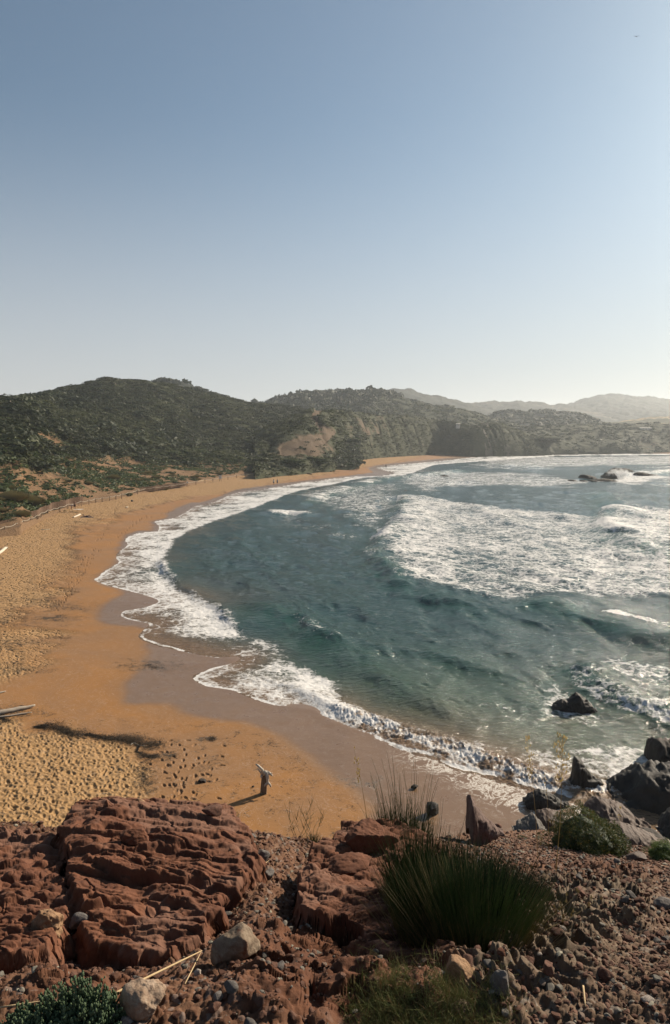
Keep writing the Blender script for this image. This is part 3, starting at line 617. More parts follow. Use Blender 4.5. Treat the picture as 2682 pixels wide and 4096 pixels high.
# main hill with dunes at its foot
main_secs = [(-170, [(556, 85), (505, 103), (458, 128), (432, 160), (415, 200), (404, 240)]),
 (0, [(531, 101), (490, 122), (450, 152), (427, 185), (408, 220), (398.5, 262)]), (25, [(523, 109), (486, 135), (448, 172), (425, 205), (406, 250), (396, 300)]),
 (60, [(509, 133), (480, 158), (450, 200), (425, 250), (405, 310), (388, 370)]), (85, [(502.5, 147), (477, 175), (450, 222), (422, 285), (398, 345), (382, 400)]),
 (98, [(500, 153), (475, 184), (450, 232), (421, 300), (396, 360), (378.8, 412)]), (110, [(498, 158), (474, 190), (450, 240), (420, 310), (395, 370), (377.6, 420)]), (128, [(494.5, 168), (472, 202), (449, 256), (421, 324), (396, 385), (378.6, 430)]),
 (160, [(488.5, 188), (468, 222), (448, 280), (425, 340), (400, 400), (381.3, 440)]), (172, [(486.5, 195), (467, 230), (447, 290), (425, 348), (400, 408), (383.5, 448)]), (200, [(482, 215), (465, 250), (447, 310), (425, 370), (403, 430), (390.5, 470)]), (230, [(477, 243), (462, 266), (446, 320), (426, 380), (408, 435), (397, 480)]),
 (260, [(474, 263), (460, 282), (445, 332), (428, 390), (413, 440), (402.5, 490)]), (310, [(470, 296), (458, 312), (445, 352), (430, 402), (418, 452), (408, 500)]), (360, [(466, 310), (455, 345), (445, 380), (435, 430), (427, 465), (421, 510)])]
def main_veg(X, Y, Z, px, t):
    _, py = proj(np.stack([X, Y, Z], -1))
    v = ss(482, 446, py + 10 * fbm(X, Y, .03, 3, seed=5)) * .80 + .26
    v = v - .42 * np.exp(-(((px - 12) / 55) ** 2 + ((py - 443) / 24) ** 2)) - .35 * np.exp(-(((px - 120) / 70) ** 2 + ((py - 465) / 12) ** 2)) - .35 * np.exp(-(((px - 225) / 45) ** 2 + ((py - 462) / 8) ** 2)) - .3 * np.exp(-(((px - 70) / 30) ** 2 + ((py - 430) / 10) ** 2))
    return v + .36 * fbm(X, Y, .035, 5, .6, seed=12)
def main_rock(X, Y, Z, px, t):
    _, py = proj(np.stack([X, Y, Z], -1))
    b = lambda x, y, w, h: np.exp(-(((px - x) / w) ** 2 + ((py - y) / h) ** 2))
    return np.clip(1.1 * b(18, 402, 14, 5) + .9 * b(120, 381, 10, 3) + .9 * b(50, 399, 6, 2) + .8 * b(45, 442, 8, 7) + .5 * b(5, 450, 12, 8) + .8 * b(108, 378.5, 5, 2), 0, 1) * (.6 + .6 * fbm(X, Y, .15, 3, seed=8))
P_main, v_main = hill('hillside', main_secs, .62, 230, hm_main, 1.0, 2.6, main_veg, main_rock, seed=10, wide=(2.0, 1.0), drop=1.3)
pxM, pyM = proj(P_main); behind = pyM < np.interp(pxM, [-20, 0, 24, 60, 82, 110, 160, 220, 260, 290], [531, 526, 517, 504, 498, 494, 484, 475, 470, 467])
tf = lambda B, r: np.clip(.42 + .55 * fbm(B[:, 0], B[:, 1], .03, 3, seed=3) + .25 * r.randn(len(B)), 0, 1)
mk_ = ss(.35, .75, v_main)
mat_m = leafmat('mat_plant_leaves', (.030, .055, .022), (.11, .14, .055), None, .25)
scatter('ground_cover', P_main, (ss(-.35, .25, fbm(P_main[..., 0], P_main[..., 1], .09, 4, seed=44)) + .12) * ss(425, 455, pyM + 30 * (proj(P_main)[0] < 60)) * (1 - .75 * ss(505, 530, pyM)) * behind, 17000, (.25, 1.0), mat_m, n=16, leaf=.26, seed=45, power=.6, wide=1.6, flat=.5)
scatter('scrub', P_main, mk_ * (pyM < 470), 16000, (.9, 2.0), scrub_m, n=54, leaf=.16, seed=35, tintf=tf, power=.75, wide=1.7, flat=.5)
scatter('scrub', P_main, mk_ * (pyM < 475) * (pyM > 385), 1500, (1.6, 3.2), pine_m, n=60, leaf=.17, seed=46, power=.8, wide=1.6, flat=.55)
# spur with the footpath, dark cliff and low headland
spur = [(255, [(477, 240), (468, 262), (455, 290), (444, 318), (436, 350)]), (275, [(474.5, 255), (464, 275), (450, 298), (435, 328), (423, 360)]), (300, [(472.5, 272), (458, 290), (442, 314), (426, 340), (413, 375)]), (317, [(471, 285), (455, 305), (438, 330), (422, 355), (410, 390)]), (335, [(469.5, 300), (454, 330), (438, 355), (423, 380), (411.5, 415)]),
 (350, [(462, 388), (450, 398), (438, 412), (425, 430), (413, 455)]), (372, [(458.6, 455), (449, 462), (438, 472), (425, 485), (414.5, 505)]), (395, [(456.9, 495), (447, 502), (437, 512), (425, 523), (415.5, 545)]), (420, [(455.4, 535), (446, 540), (437, 548), (427, 556), (417.5, 575)]), (440, [(454.5, 562), (446, 565), (437, 570), (429, 577), (420.5, 592)]),
 (470, [(456.7, 545), (447, 547), (438, 550), (431, 555), (425.5, 572)]), (490, [(456.3, 553), (447, 555), (437, 559), (429, 565), (423, 580)]), (503, [(456, 560), (447, 563), (437, 568), (430, 574), (425, 585)]), (518, [(455.6, 570), (449, 573), (442, 580), (436, 588), (431.5, 600)]), (545, [(455.2, 585), (451, 590), (447, 598), (442, 606), (438, 618)])]
def spur_veg(X, Y, Z, px, t):
    _, py = proj(np.stack([X, Y, Z], -1)); p = np.array([(285, 452), (300, 447), (315, 440), (332, 433), (322, 426), (314, 419), (318, 411)], float)
    d, _, _ = seg_dist(px.astype(float), py, p)
    v = .95 - 1.0 * np.exp(-(d / 4.5) ** 2) - .7 * np.exp(-(((px - 310) / 30) ** 2 + ((py - 450) / 10) ** 2)) + .3 * fbm(X, Y, .05, 4, seed=15)
    return v - .25 * np.exp(-(((px - 365) / 30) ** 2 + ((py - 428) / 10) ** 2)) - .02
P_sp, v_sp = hill('headland', spur, .6, 130, hm_spur, 1.0, 3.5, spur_veg, lambda X, Y, Z, px, t: .55 * ss(455, 475, px) * (1 - ss(505, 525, px)) * (fbm(X, Y, .06, 3, seed=2) > .15), gully=.09, seed=16)
scatter('scrub', P_sp, ss(.35, .9, v_sp) + .05, 9000, (.5, 1.4), scrub_m, n=26, leaf=.26, seed=36, tintf=tf, power=.8, wide=1.5)
low = [(500, [(456.2, 585), (452, 592), (446, 610), (440, 640), (434, 690)]), (530, [(455.3, 600), (450, 606), (441, 625), (433, 660), (427.5, 710)]), (560, [(454.4, 622), (447, 630), (438, 650), (430, 690), (425.5, 740)]), (590, [(454.1, 640), (446, 650), (440, 670), (431, 700), (426, 750)]), (620, [(453.8, 655), (446, 662), (439, 690), (431, 720), (425, 770)]), (650, [(453.5, 670), (449, 680), (441, 705), (431, 735), (424.5, 780)]), (700, [(453.2, 690), (448, 700), (441, 715), (431, 740), (424, 790)]), (850, [(452.8, 710), (448, 720), (441, 735), (431, 760), (422, 800)])]
P_lo, v_lo = hill('headland', low, .7, 90, hm_spur, 1.4, 4.5, vegf(.55, 1.3, .02, 13), gully=0, seed=17)
scatter('scrub', P_lo, v_lo, 5000, (1.0, 2.2), scrub_far, seed=37, tintf=tf, wide=1.8)


# ------------------------------------------------------------------ the ledge in front
def zc(px, Y, z):                                      # picture row at which a point (depth Y, height z) of column px shows
    t = (CAMZ - z) / Y; return CY + FOC * math.tan(math.atan(t) - PITCH)
def S5(x, *k): return (x, list(k))
fsecs = [S5(-190, (1900, .9), (1300, 1.5), (1024, 2.6), (965, 3.2), (905, 4.0), (860, 4.8), (818, 5.9)), S5(-60, (1900, .9), (1300, 1.5), (1024, 2.6), (970, 3.3), (915, 4.25), (865, 5.05), (822, 6.0)),
 S5(0, (1900, .9), (1300, 1.5), (1024, 2.6), (970, 3.3), (915, 4.25), (865, 5.05), (822, 6.0)), S5(45, (1900, .9), (1300, 1.5), (1024, 2.6), (970, 3.3), (918, 4.25), (872, 5.05), (828, 6.0)),
 S5(100, (1900, .9), (1300, 1.5), (1024, 2.6), (985, 3.05), (945, 3.85), (890, 4.9), (838, 5.9)), S5(200, (1900, .9), (1300, 1.5), (1024, 2.6), (975, 3.2), (925, 4.1), (880, 4.9), (836, 5.9)),
 S5(255, (1900, .9), (1300, 1.5), (1024, 2.6), (970, 3.1), (915, 3.9), (875, 4.7), (834, 5.9)), S5(300, (1900, .9), (1300, 1.5), (1024, 2.6), (965, 3.4), (910, 4.5), (870, 5.4), (838, 6.4)),
 S5(330, (1900, .9), (1300, 1.5), (1024, 2.6), (965, 3.5), (915, 4.7), (878, 5.6), (845, 6.5)), S5(400, (1900, .9), (1300, 1.5), (1024, 2.6), (965, 3.3), (920, 4.4), (880, 5.6), (845, 7.0)),
 S5(450, (1900, .9), (1300, 1.5), (1024, 2.6), (965, 3.2), (920, 4.0), (875, 5.8), (838, 9.5)), S5(500, (1900, .9), (1300, 1.5), (1024, 2.6), (965, 3.25), (915, 4.3), (868, 6.8), (833, 11.5)),
 S5(560, (1900, .9), (1300, 1.5), (1024, 2.6), (965, 3.3), (910, 4.6), (866, 7.4), (834, 12.5)), S5(620, (1900, .9), (1300, 1.5), (1024, 2.6), (965, 3.3), (912, 4.6), (872, 7.4), (845, 12)),
 S5(690, (1900, .9), (1300, 1.5), (1024, 2.6), (965, 3.3), (915, 4.6), (878, 7.2), (851, 11.5)), S5(860, (1900, .9), (1300, 1.5), (1024, 2.6), (965, 3.3), (915, 4.6), (880, 7.2), (853, 11.5))]
def pit(u, v, w_, depth, seed, lo=.0):
    f1, f2, idd = voro(u, v, seed); return -depth * np.exp(-(f1 / w_) ** 2.5) * (idd > lo)
def make_ledge():
    P, xs = loft(fsecs, .75, 420, backs=((.25, -.35), (.9, -2.4), (2.5, -6.0), (6.0, -8.2)))
    X, Y, Z = P[..., 0], P[..., 1], P[..., 2]; nr = P.shape[0]
    # resample the rows so that the visible part is dense: drop the far under-camera rows
    ppx, ppy = proj(P); xx = np.broadcast_to(xs, X.shape)
    edge = np.ones((nr, 1)); edge[-4:] = 0
    b = lambda x, y, w_, h_: np.exp(-(((xx - x) / w_) ** 4 + ((ppy - y) / h_) ** 4))
    grey = np.clip(ss(455, 520, xx + .5 * (ppy - 930)) * ss(870, 900, ppy) * (1.1 - .5 * ss(600, 690, xx)), 0, 1) * ss(395, 450, xx)
    pitted = np.clip(b(330, 975, 110, 60) + b(400, 920, 70, 40) + b(20, 905, 60, 60) + .8 * b(90, 985, 70, 25) * (ppy < 1010), 0, 1) * (1 - ss(430, 470, xx))
    jag = np.clip(b(520, 935, 85, 55) + b(600, 900, 55, 35) + b(450, 990, 50, 40), 0, 1) * (.4 + .8 * (fbm(X, Y, 1.2, 3, seed=7) > -.35))
    wx, wy = X + .05 * fbm(X, Y, 5, 2, seed=3), Y + .05 * fbm(X, Y, 5, 2, seed=4)
    h = .035 * fbm(X, Y, 1.3, 4, seed=1)
    f1, f2, idd = voro(wx * 8, wy * 9, 5); lumps = np.clip(1 - (f1 / .62) ** 2, 0, 1) ** .6
    g1, g2, _ = voro(wx * 4.2 + .2 * fbm(X, Y, 9, 2, seed=14), wy * 5.0, 6)
    hp = .075 * ss(-.4, .7, fbm(X, Y, 2.6, 3, .5, seed=8)) - .05 * np.exp(-(g1 / .36) ** 2.5) + .028 * lumps * idd + .014 * fbm(X, Y, 12, 3, .55, seed=9)
    rr = 1 - np.abs(fbm(wx * 2.0 + wy * .7, wy * .8 - wx * .3, 2.3, 4, .6, seed=10)) * 1.7
    for fx_, fy_, a_ in ((3.0, 4.5, .07), (8.0, 11.0, .03)):
        p1, p2, pid = voro(wx * fx_ + wy, wy * fy_ - wx * .5, int(fx_)); hp = hp + a_ * (pid - .5) * ss(.02, .12, p2 - p1) - a_ * .4 * (1 - ss(0, .1, p2 - p1))
    hj = .10 * np.clip(rr, -.5, 1) + .03 * lumps - .05 * np.exp(-(g1 / .3) ** 2) + .02 * fbm(X, Y, 16, 3, .6, seed=12)
    k1, k2, kid = voro(X * 15, Y * 15, 16); k3, _, kid3 = voro(X * 34, Y * 34, 17)
    gr = .022 * np.clip(1 - (k1 / .55) ** 2, 0, 1) ** .5 * (kid > .35) + .010 * np.clip(1 - (k3 / .55) ** 2, 0, 1) ** .5 + .006 * fbm(X, Y, 30, 2, seed=18)
    Z = Z + (h + hp * pitted + hj * 1.1 * np.clip(jag, 0, 1) * (1 - np.clip(pitted, 0, 1)) + gr * (1 - .85 * pitted) * (1 - .9 * np.clip(jag, 0, 1))) * edge * (1 + .0 * Y)
    m = M('red_ground')
    n1 = m.noise(2.2, 6, .65); n2 = m.noise(14, 6, .7)
    red = m.mix(m.mr(n1, .35, .65), (.095, .038, .020), (.185, .078, .040)); red = m.mix(m.math('MULTIPLY', m.mr(n2, .4, .7), .5), red, (.060, .023, .013))
    gy = m.mix(m.mr(n1, .35, .62), (.110, .078, .052), (.210, .162, .112)); gy = m.mix(m.math('MULTIPLY', m.mr(n2, .45, .7), .5), gy, (.082, .044, .034))
    st = m.voro(26, out='Color'); hsn = m.n('ShaderNodeSeparateColor'); m.l(st, hsn.inputs[0])
    peb = m.mix(hsn.outputs[0], (.105, .050, .028), (.210, .132, .082)); peb = m.mix(m.mr(hsn.outputs[1], .82, .9), peb, (.258, .218, .190))
    c = m.mix(m.attr('grey'), red, gy)
    c = m.mix(m.math('MULTIPLY', m.attr('grav'), .55), c, peb)
    nb = m.bump(m.noise(70, 5, .7), .6, .006); nb = m.bump(m.noise(22, 4, .6), .5, .012, nb)
    m.set(c, .92, nb, .2)
    P = np.stack([X, Y, Z], -1); keep = np.ones(X.shape, bool)
    V, F_, A = prune(P.reshape(-1, 3), gfaces(*X.shape, keep), dict(grey=grey, grav=np.clip(1 - pitted - jag, 0, 1)))
    o = mk('rocky_ledge', V, F_, m.m, attrs=A); tag(o, kind='structure')
    return P, pitted, jag, grey
LP, Lpit, Ljag, Lgrey = make_ledge()
Lpx, Lpy = proj(LP)
_fp, _fq, _fP = Lpx[:-4].ravel(), Lpy[:-4].ravel(), LP[:-4].reshape(-1, 3)
def on_ledge(px, py):
    d = (_fp - px) ** 2 + (_fq - py) ** 2; k = np.argpartition(d, 12)[:12]
    k = k[np.argsort(_fP[k, 1])[:6]]; return _fP[k].mean(0)
def px_m(P): return P[1] * cT / FOC + (CAMZ - P[2]) * sT / FOC      # metres per picture pixel there

# ------------------------------------------------------------------ rocks
def rockmat(name, a, b_, dark, scale=3.0, wetness=0.0, bump=.6, bd=.015, patch=None, extra=None):
    m = M(name); n1 = m.noise(scale, 6, .65, .4); c = m.mix(m.mr(n1, .33, .67), a, b_); c = m.mix(m.math('MULTIPLY', m.mr(m.noise(scale * 5, 6, .7), .42, .68), .6), c, dark)
    if patch: c = m.mix(m.mr(m.noise(scale * .7, 3, .6, 1.0), .52, .60), c, patch)
    nb = m.bump(m.noise(scale * 14, 5, .7), bump, bd * .5); nb = m.bump(m.noise(scale * 4, 5, .65), bump, bd, nb)
    return m.set(c, .9 - .55 * wetness, nb, .2 + .35 * wetness)
red_rock = rockmat('red_sandstone', patch=(.185, .092, .060), *((.125, .050, .028), (.215, .090, .048), (.075, .028, .018), 2.2), bd=.01)
dark_rock = rockmat('wet_dark_rock', (.018, .015, .013), (.045, .038, .032), (.01, .009, .008), 2.0, .35, bd=.04)
dark_dull = rockmat('dark_rock', (.030, .024, .020), (.062, .047, .038), (.015, .012, .010), 1.5, .15, bd=.04)
shore_rock = rockmat('brown_shore_rock', (.075, .047, .035), (.145, .095, .072), (.035, .022, .017), 1.6, .3, bd=.03)
grey_stone = rockmat('grey_stone', (.150, .135, .124), (.240, .217, .199), (.098, .083, .075), 9)
tan_stone = rockmat('tan_stone', (.225, .165, .112), (.345, .277, .203), (.120, .068, .045), 7, patch=(.165, .075, .045))
cream_stone = rockmat('cream_stone', (.375, .270, .188), (.495, .390, .300), (.255, .143, .090), 9)
white_stone = rockmat('white_stone', (.413, .360, .315), (.525, .480, .435), (.262, .165, .120), 12)
brown_stone = rockmat('brown_stone', (.128, .060, .041), (.210, .112, .079), (.075, .038, .026), 10)
yellow_stone = rockmat('ochre_stone', (.300, .176, .094), (.405, .262, .158), (.195, .098, .056), 8)

def rock_shape(sub, seed, dims, cuts=14, cutr=(.55, .95), nz=.08, nzs=1.6, fine=.02):
    V, F = ICO[sub]; V = V.copy(); r = np.random.RandomState(seed)
    V *= (1 + .25 * fbm3(V[:, 0], V[:, 1], V[:, 2] + seed, .9, 2, seed=seed))[:, None]
    for k in range(cuts):
        n_ = r.randn(3); n_ /= np.linalg.norm(n_); d = r.uniform(*cutr); q = V @ n_ - d; V -= np.where(q > 0, q * .93, 0)[:, None] * n_
    V = V / np.abs(V).max(0) * np.array(dims) / 2
    N = V / (np.linalg.norm(V, axis=1, keepdims=True) + 1e-9); mn = min(dims); q = V / mn
    V = V + N * (nz * mn * fbm3(q[:, 0], q[:, 1], q[:, 2] + seed, nzs, 4, .55, seed=seed) + fine * mn * fbm3(q[:, 0], q[:, 1], q[:, 2], nzs * 5, 3, .6, seed=seed + 3))[:, None]
    return V, F
def rock(name, label, cat, px, py, wpx, hpx, mat, sub=4, seed=0, depth=1.0, rot=0, group=None, P=None, sink=.15, tilt=0, cuts=14, nz=.08, on=None, **k):
    """rock whose foot shows at (px, py), wpx wide and hpx high in the picture"""
    P = on(px, py) if on else (P if P is not None else on_ledge(px, py)); m_ = px_m(P); W = wpx * m_; ang = math.atan2(CAMZ - P[2], P[1]); H = hpx * m_ / math.cos(ang) * .9
    H = max(H * .9, .25 * W)
    V, F = rock_shape(sub, seed, (W, W * depth, H * (1 + sink)), cuts, nz=nz, **k)
    c, s_ = math.cos(tilt), math.sin(tilt); V = np.stack([V[:, 0] * c - V[:, 2] * s_, V[:, 1], V[:, 0] * s_ + V[:, 2] * c], 1)
    c, s_ = math.cos(rot), math.sin(rot); V = np.stack([V[:, 0] * c - V[:, 1] * s_, V[:, 0] * s_ + V[:, 1] * c, V[:, 2] - V[:, 2].min() - sink * H], 1)
    o = mk(name, V, F, mat, loc=tuple(P)); return tag(o, label, cat, group)

# large bedded slab: its top plane, cut to an outline and worn into beds and pits
def slab(name, label, outline, plane, height, step, mat, seed=1, dxy=.55, skew=.15, pits=1.0, mx=(.22, .05), edge=.07, lumps_=0.0, cat='rock', bump_=None):
    O = smooth_poly(outline + outline[:1], 4)[:-1]
    A = np.array([[*DY(px, py, Y)] for px, py, Y in plane]); cf = np.linalg.lstsq(np.c_[A[:, :2], np.ones(len(A))], A[:, 2], rcond=None)[0]
    x0, y0 = O.min(0) - 14; x1, y1 = O.max(0) + 14
    PX, PY = np.meshgrid(np.arange(x0, x1, dxy), np.arange(y0, y1, dxy)); a, dy, dz = rays(PX, PY)
    def hit(a, dy, dz): return (cf[2] - CAMZ) / (dz - cf[0] * a - cf[1] * dy)
    t = hit(a, dy, dz); X, Y = a * t, dy * t
    oa, ody, odz = rays(O[:, 0], O[:, 1]); ot = hit(oa, ody, odz); W = np.stack([oa * ot, ody * ot], 1)
    q = sd(X, Y, W) + .05 * fbm(X, Y, 3.5, 3, seed=seed) + .02 * fbm(X, Y, 14, 2, seed=seed + 1)
    Z = cf[0] * X + cf[1] * Y + cf[2]
    u = (Y + skew * X + mx[0] * fbm(X * .55, Y, .8, 3, seed=seed + 2) + mx[1] * fbm(X * .6, Y, 4.5, 2, seed=seed + 3)) / step
    iu = np.floor(u); fu = u - iu; hb = _h(iu, iu * 0, iu * 0, seed); amp = (.25 + 1.5 * hb ** 2) * ss(-.35, .35, fbm(X + iu * 3.7, Y * .3, 1.6, 2, seed=seed + 4) + hb * .5)
    saw = ss(0, .10, fu) * (1 - fu) - .5
    u2 = u * 3.1 + .5 * fbm(X * .5, Y, 3, 2, seed=seed + 12); fu2 = u2 - np.floor(u2); rgh = ss(-.1, .45, fbm(X, Y, 1.5, 3, seed=seed + 13))
    saw2 = ss(0, .2, fu2) * (1 - fu2) - .5
    f1, f2, idd = voro(X * 6 + .3 * fbm(X, Y, 7, 2, seed=seed + 5), Y * 11, seed + 6); pz = ss(.0, .5, fbm(X, Y, 2.0, 3, seed=seed + 7))
    f3, _, id3 = voro(X * 15, Y * 20, seed + 8)
    Z = Z + .045 * step / .3 * amp * saw + .018 * rgh * saw2 - pits * (.034 * np.exp(-(f1 / .33) ** 2.5) * (idd > .35) * (.15 + pz) + .010 * np.exp(-(f3 / .33) ** 2) * (id3 > .6))
    Z += .030 * fbm(X, Y, 2.6, 4, seed=seed + 9) + .0035 * fbm(X, Y, 30, 3, .6, seed=seed + 10)
    wx_, wy_ = X + .06 * fbm(X, Y, 4, 3, seed=seed + 30), Y + .05 * fbm(X, Y, 4, 3, seed=seed + 31)
    for fx_, fy_, a_, c_ in ((1.7, 5.0, .030, .016), (5.0, 12.0, .009, .006)):
        p1, p2, pid = voro(wx_ * fx_ + wy_ * .4, wy_ * fy_ + wx_ * 1.0, seed + int(fx_)); Z += a_ * (pid - .5) * ss(.02, .10, p2 - p1) - c_ * (1 - ss(.0, .09, p2 - p1))
    if bump_: Z += bump_(X, Y, PX, PY)
    if lumps_: f5, _, i5 = voro(X * 9, Y * 11, seed + 11); Z += lumps_ * (np.clip(1 - (f5 / .6) ** 2, 0, 1) ** .6 * i5 - .3)
    e = ss(-edge, 0.01, q); Z = Z - height * (1 - e) + .02 * (e * (1 - e) * 4) * fbm(X, Z, 12, 3, seed=seed + 15) 
    sd_ = 4 * e * (1 - e); gk = .045 * fbm(Z * 1.0, X * .15 + Y * .15, 16, 3, seed=seed + 16); X = X + gk * sd_; Y = Y - np.abs(gk) * sd_ * 1.2
    keep = q > -edge * 1.15
    V, F, _ = prune(np.stack([X, Y, Z], -1).reshape(-1, 3), gfaces(*X.shape, keep)); c0 = V.mean(0); c0[2] = V[:, 2].min()
    o = mk(name, V - c0, F, mat, loc=tuple(c0)); return tag(o, label, cat)
def creases(lst):                                      # steps in the bedding: the far side stands higher
    def f(X, Y, PX, PY):
        Z = 0 * X
        for pl, A_ in lst:
            pl = smooth_poly(pl, 5); x = np.interp(PY[:, 0], [0, 1], [0, 0]) if False else None
            yl = np.interp(PX, pl[:, 0], pl[:, 1]) + 2.5 * fbm(X, Y, 6, 3, seed=int(A_ * 999)); s_ = (yl - PY) * .0085
            en = ss(pl[0, 0] - 4, pl[0, 0] + 10, PX) * (1 - ss(pl[-1, 0] - 14, pl[-1, 0] + 4, PX)); Z = Z + A_ * en * (ss(-.004, .012, s_) * np.exp(-np.clip(s_, 0, 9) / .22) - .35 * np.exp(-((s_ + .012) / .012) ** 2))
        return Z
    return f
slab('rock_slab', 'big layered red sandstone slab with eroded ledges at lower left', [(62, 824), (78, 806), (84, 800), (120, 796), (150, 797), (190, 801), (226, 806), (238, 817), (249, 828), (255, 846), (252, 866), (238, 884), (222, 898), (208, 915), (190, 933), (168, 944), (140, 946), (112, 940), (98, 930), (88, 912), (76, 892), (68, 868), (64, 845)],
     [(150, 938, 3.5), (85, 905, 3.85), (240, 860, 4.55), (150, 798, 5.75), (85, 802, 5.6)], .32, .30, red_rock, seed=21, skew=.08, bump_=creases([([(84, 862), (100, 868), (120, 878), (140, 881), (175, 880), (214, 878)], .055), ([(148, 894), (163, 897), (180, 901), (200, 907)], .03), ([(62, 904), (85, 906), (105, 903), (135, 899)], .045), ([(66, 846), (90, 846), (125, 840), (150, 838)], .03), ([(70, 858), (90, 855), (130, 850), (180, 849), (235, 846)], .025), ([(100, 818), (150, 815), (200, 820), (240, 826)], .03), ([(85, 833), (130, 831), (190, 836), (250, 840)], .03)]))
slab('rock_slab', 'lower red rock bed with rounded holes at the left edge', [(-90, 828), (-20, 822), (20, 832), (58, 838), (70, 868), (72, 900), (60, 930), (40, 942), (0, 948), (-60, 950), (-110, 900)],
     [(0, 940, 3.42), (60, 900, 3.92), (0, 830, 5.4), (50, 850, 4.92)], .28, .21, red_rock, seed=31, pits=1.6, lumps_=.045, skew=-.05)
slab('rock_outcrop', 'tall crumbling red outcrop beside the big rush bush', [(300, 905), (303, 872), (308, 848), (318, 838), (330, 832), (345, 824), (352, 822), (400, 822), (430, 832), (450, 860), (452, 905), (440, 945), (425, 962), (400, 956), (378, 942), (362, 925), (345, 912), (325, 915)],
     [(330, 905, 3.95), (420, 950, 3.45), (320, 845, 5.0), (410, 826, 5.6)], .75, .26, red_rock, seed=41, pits=1.3, lumps_=.03, skew=-.5, edge=.05)
rock('boulder', 'square red block on top of the crumbling outcrop by the rushes', 'rock', 374, 844, 60, 25, red_rock, 6, 5, .8, .25, P=DY(374., 848., 5.05), cuts=7, nz=.06, fine=.035, cutr=(.45, .7))
rock('boulder', 'small red ledge rock under the square red block', 'rock', 352, 868, 46, 13, red_rock, 5, 8, .8, .1, P=DY(350., 870., 4.6), nz=.16, fine=.06, cuts=8)
rock('boulder', 'red pointed knob rising from the back of the big slab', 'rock', 108, 816, 15, 20, red_rock, 5, 9, .9, -.4, P=DY(108., 818., 5.35), nz=.22, fine=.07, tilt=.15)
rock('boulder', 'flat red plate lying on the right end of the slab', 'rock', 214, 813, 24, 8, brown_stone, 4, 12, .8, .2, P=DY(214., 813., 5.35), sink=.2)
rock('boulder', 'cracked red block on the middle of the big slab', 'rock', 134, 842, 30, 16, red_rock, 5, 14, .7, .15, P=DY(134., 842., 4.75), sink=.2, fine=.04)
rock('stone', 'pale orange stone perched on the back edge of the slab', 'stone', 140, 803, 10, 6, yellow_stone, 3, 15, .8, 0, P=DY(140., 804., 5.55))
rock('boulder', 'large angular tan boulder with a shaded lower face', 'rock', 236, 957, 54, 32, tan_stone, 5, 222, .75, .45, P=on_ledge(236, 957), cuts=22, sink=.1, tilt=.22, nz=.05)
rock('boulder', 'rough cream limestone lump in the bottom left foreground', 'rock', 144, 1014, 43, 36, cream_stone, 5, 23, .85, .2, nz=.12, fine=.04)
rock('stone', 'white speckled stone left of the cream limestone lump', 'stone', 112, 1016, 19, 14, white_stone, 4, 24, .8, .5, nz=.14)
rock('stone', 'small grey-white stone below the cream limestone lump', 'stone', 127, 1024, 15, 10, white_stone, 4, 25, .8, .1)
rock('stone', 'flat grey stone wedged at the left foot of the slab', 'stone', 79, 930, 22, 13, grey_stone, 4, 26, .7, .3, P=DY(79., 926., 3.75), tilt=.2)
rock('boulder', 'crumbly ochre conglomerate lump at the left below the slab', 'rock', 49, 935, 34, 22, yellow_stone, 5, 27, .8, .1, P=DY(49., 934., 3.62), nz=.2, fine=.07)
rock('stone', 'grey stone on the gravel right of the big slab', 'stone', 262, 862, 17, 12, grey_stone, 4, 28, .8, .1)
rock('stone', 'dark grey stone between the slab and the rush bush', 'stone', 268, 878, 15, 10, grey_stone, 4, 29, .8, .6)
rock('boulder', 'rounded tan boulder striped by grass shadows under the bush', 'rock', 456, 984, 41, 30, yellow_stone, 5, 30, .9, .1, nz=.05, cuts=8)
rock('boulder', 'smooth grey block at the foot of the grey rocks', 'rock', 498, 990, 19, 25, grey_stone, 4, 31, .8, .2, nz=.03, cuts=16)
rock('stone', 'long upright grey pebble near the dry straws', 'stone', 217, 1001, 12, 11, grey_stone, 3, 33, .7, .9)
rock('stone', 'brown pebble stacked against the long grey pebble', 'stone', 214, 1010, 14, 8, brown_stone, 3, 34, .7, .4)
rock('stone', 'small pale pebble on the red earth below the tan boulder', 'stone', 198, 974, 8, 5, white_stone, 3, 35, .8, 0)
rock('stone', 'white chip of stone at the left foot of the slab', 'stone', 97, 958, 9, 6, white_stone, 3, 36, .6, .4)
rock('boulder', 'dark red angular stone on the gravel at right', 'rock', 626, 888, 17, 12, brown_stone, 4, 37, .8, .3)
rock('boulder', 'flat grey slab stone at the right edge of the gravel', 'rock', 664, 906, 22, 9, grey_stone, 4, 38, .8, 0)
rock('boulder', 'small angular brown stone on the bare rock at lower right', 'rock', 603, 979, 17, 13, brown_stone, 4, 39, .8, .3)
rock('boulder', 'brown stone half way down the grey rocks', 'rock', 548, 975, 15, 14, brown_stone, 4, 40, .8, .7)
rock('boulder', 'red block beside the green cushion at the right edge', 'rock', 637, 862, 22, 12, shore_rock, 4, 43, .8, .2)
rock('boulder', 'rusty red stone on the middle of the gravel slope', 'rock', 578, 896, 15, 9, brown_stone, 4, 44, .8, .4)

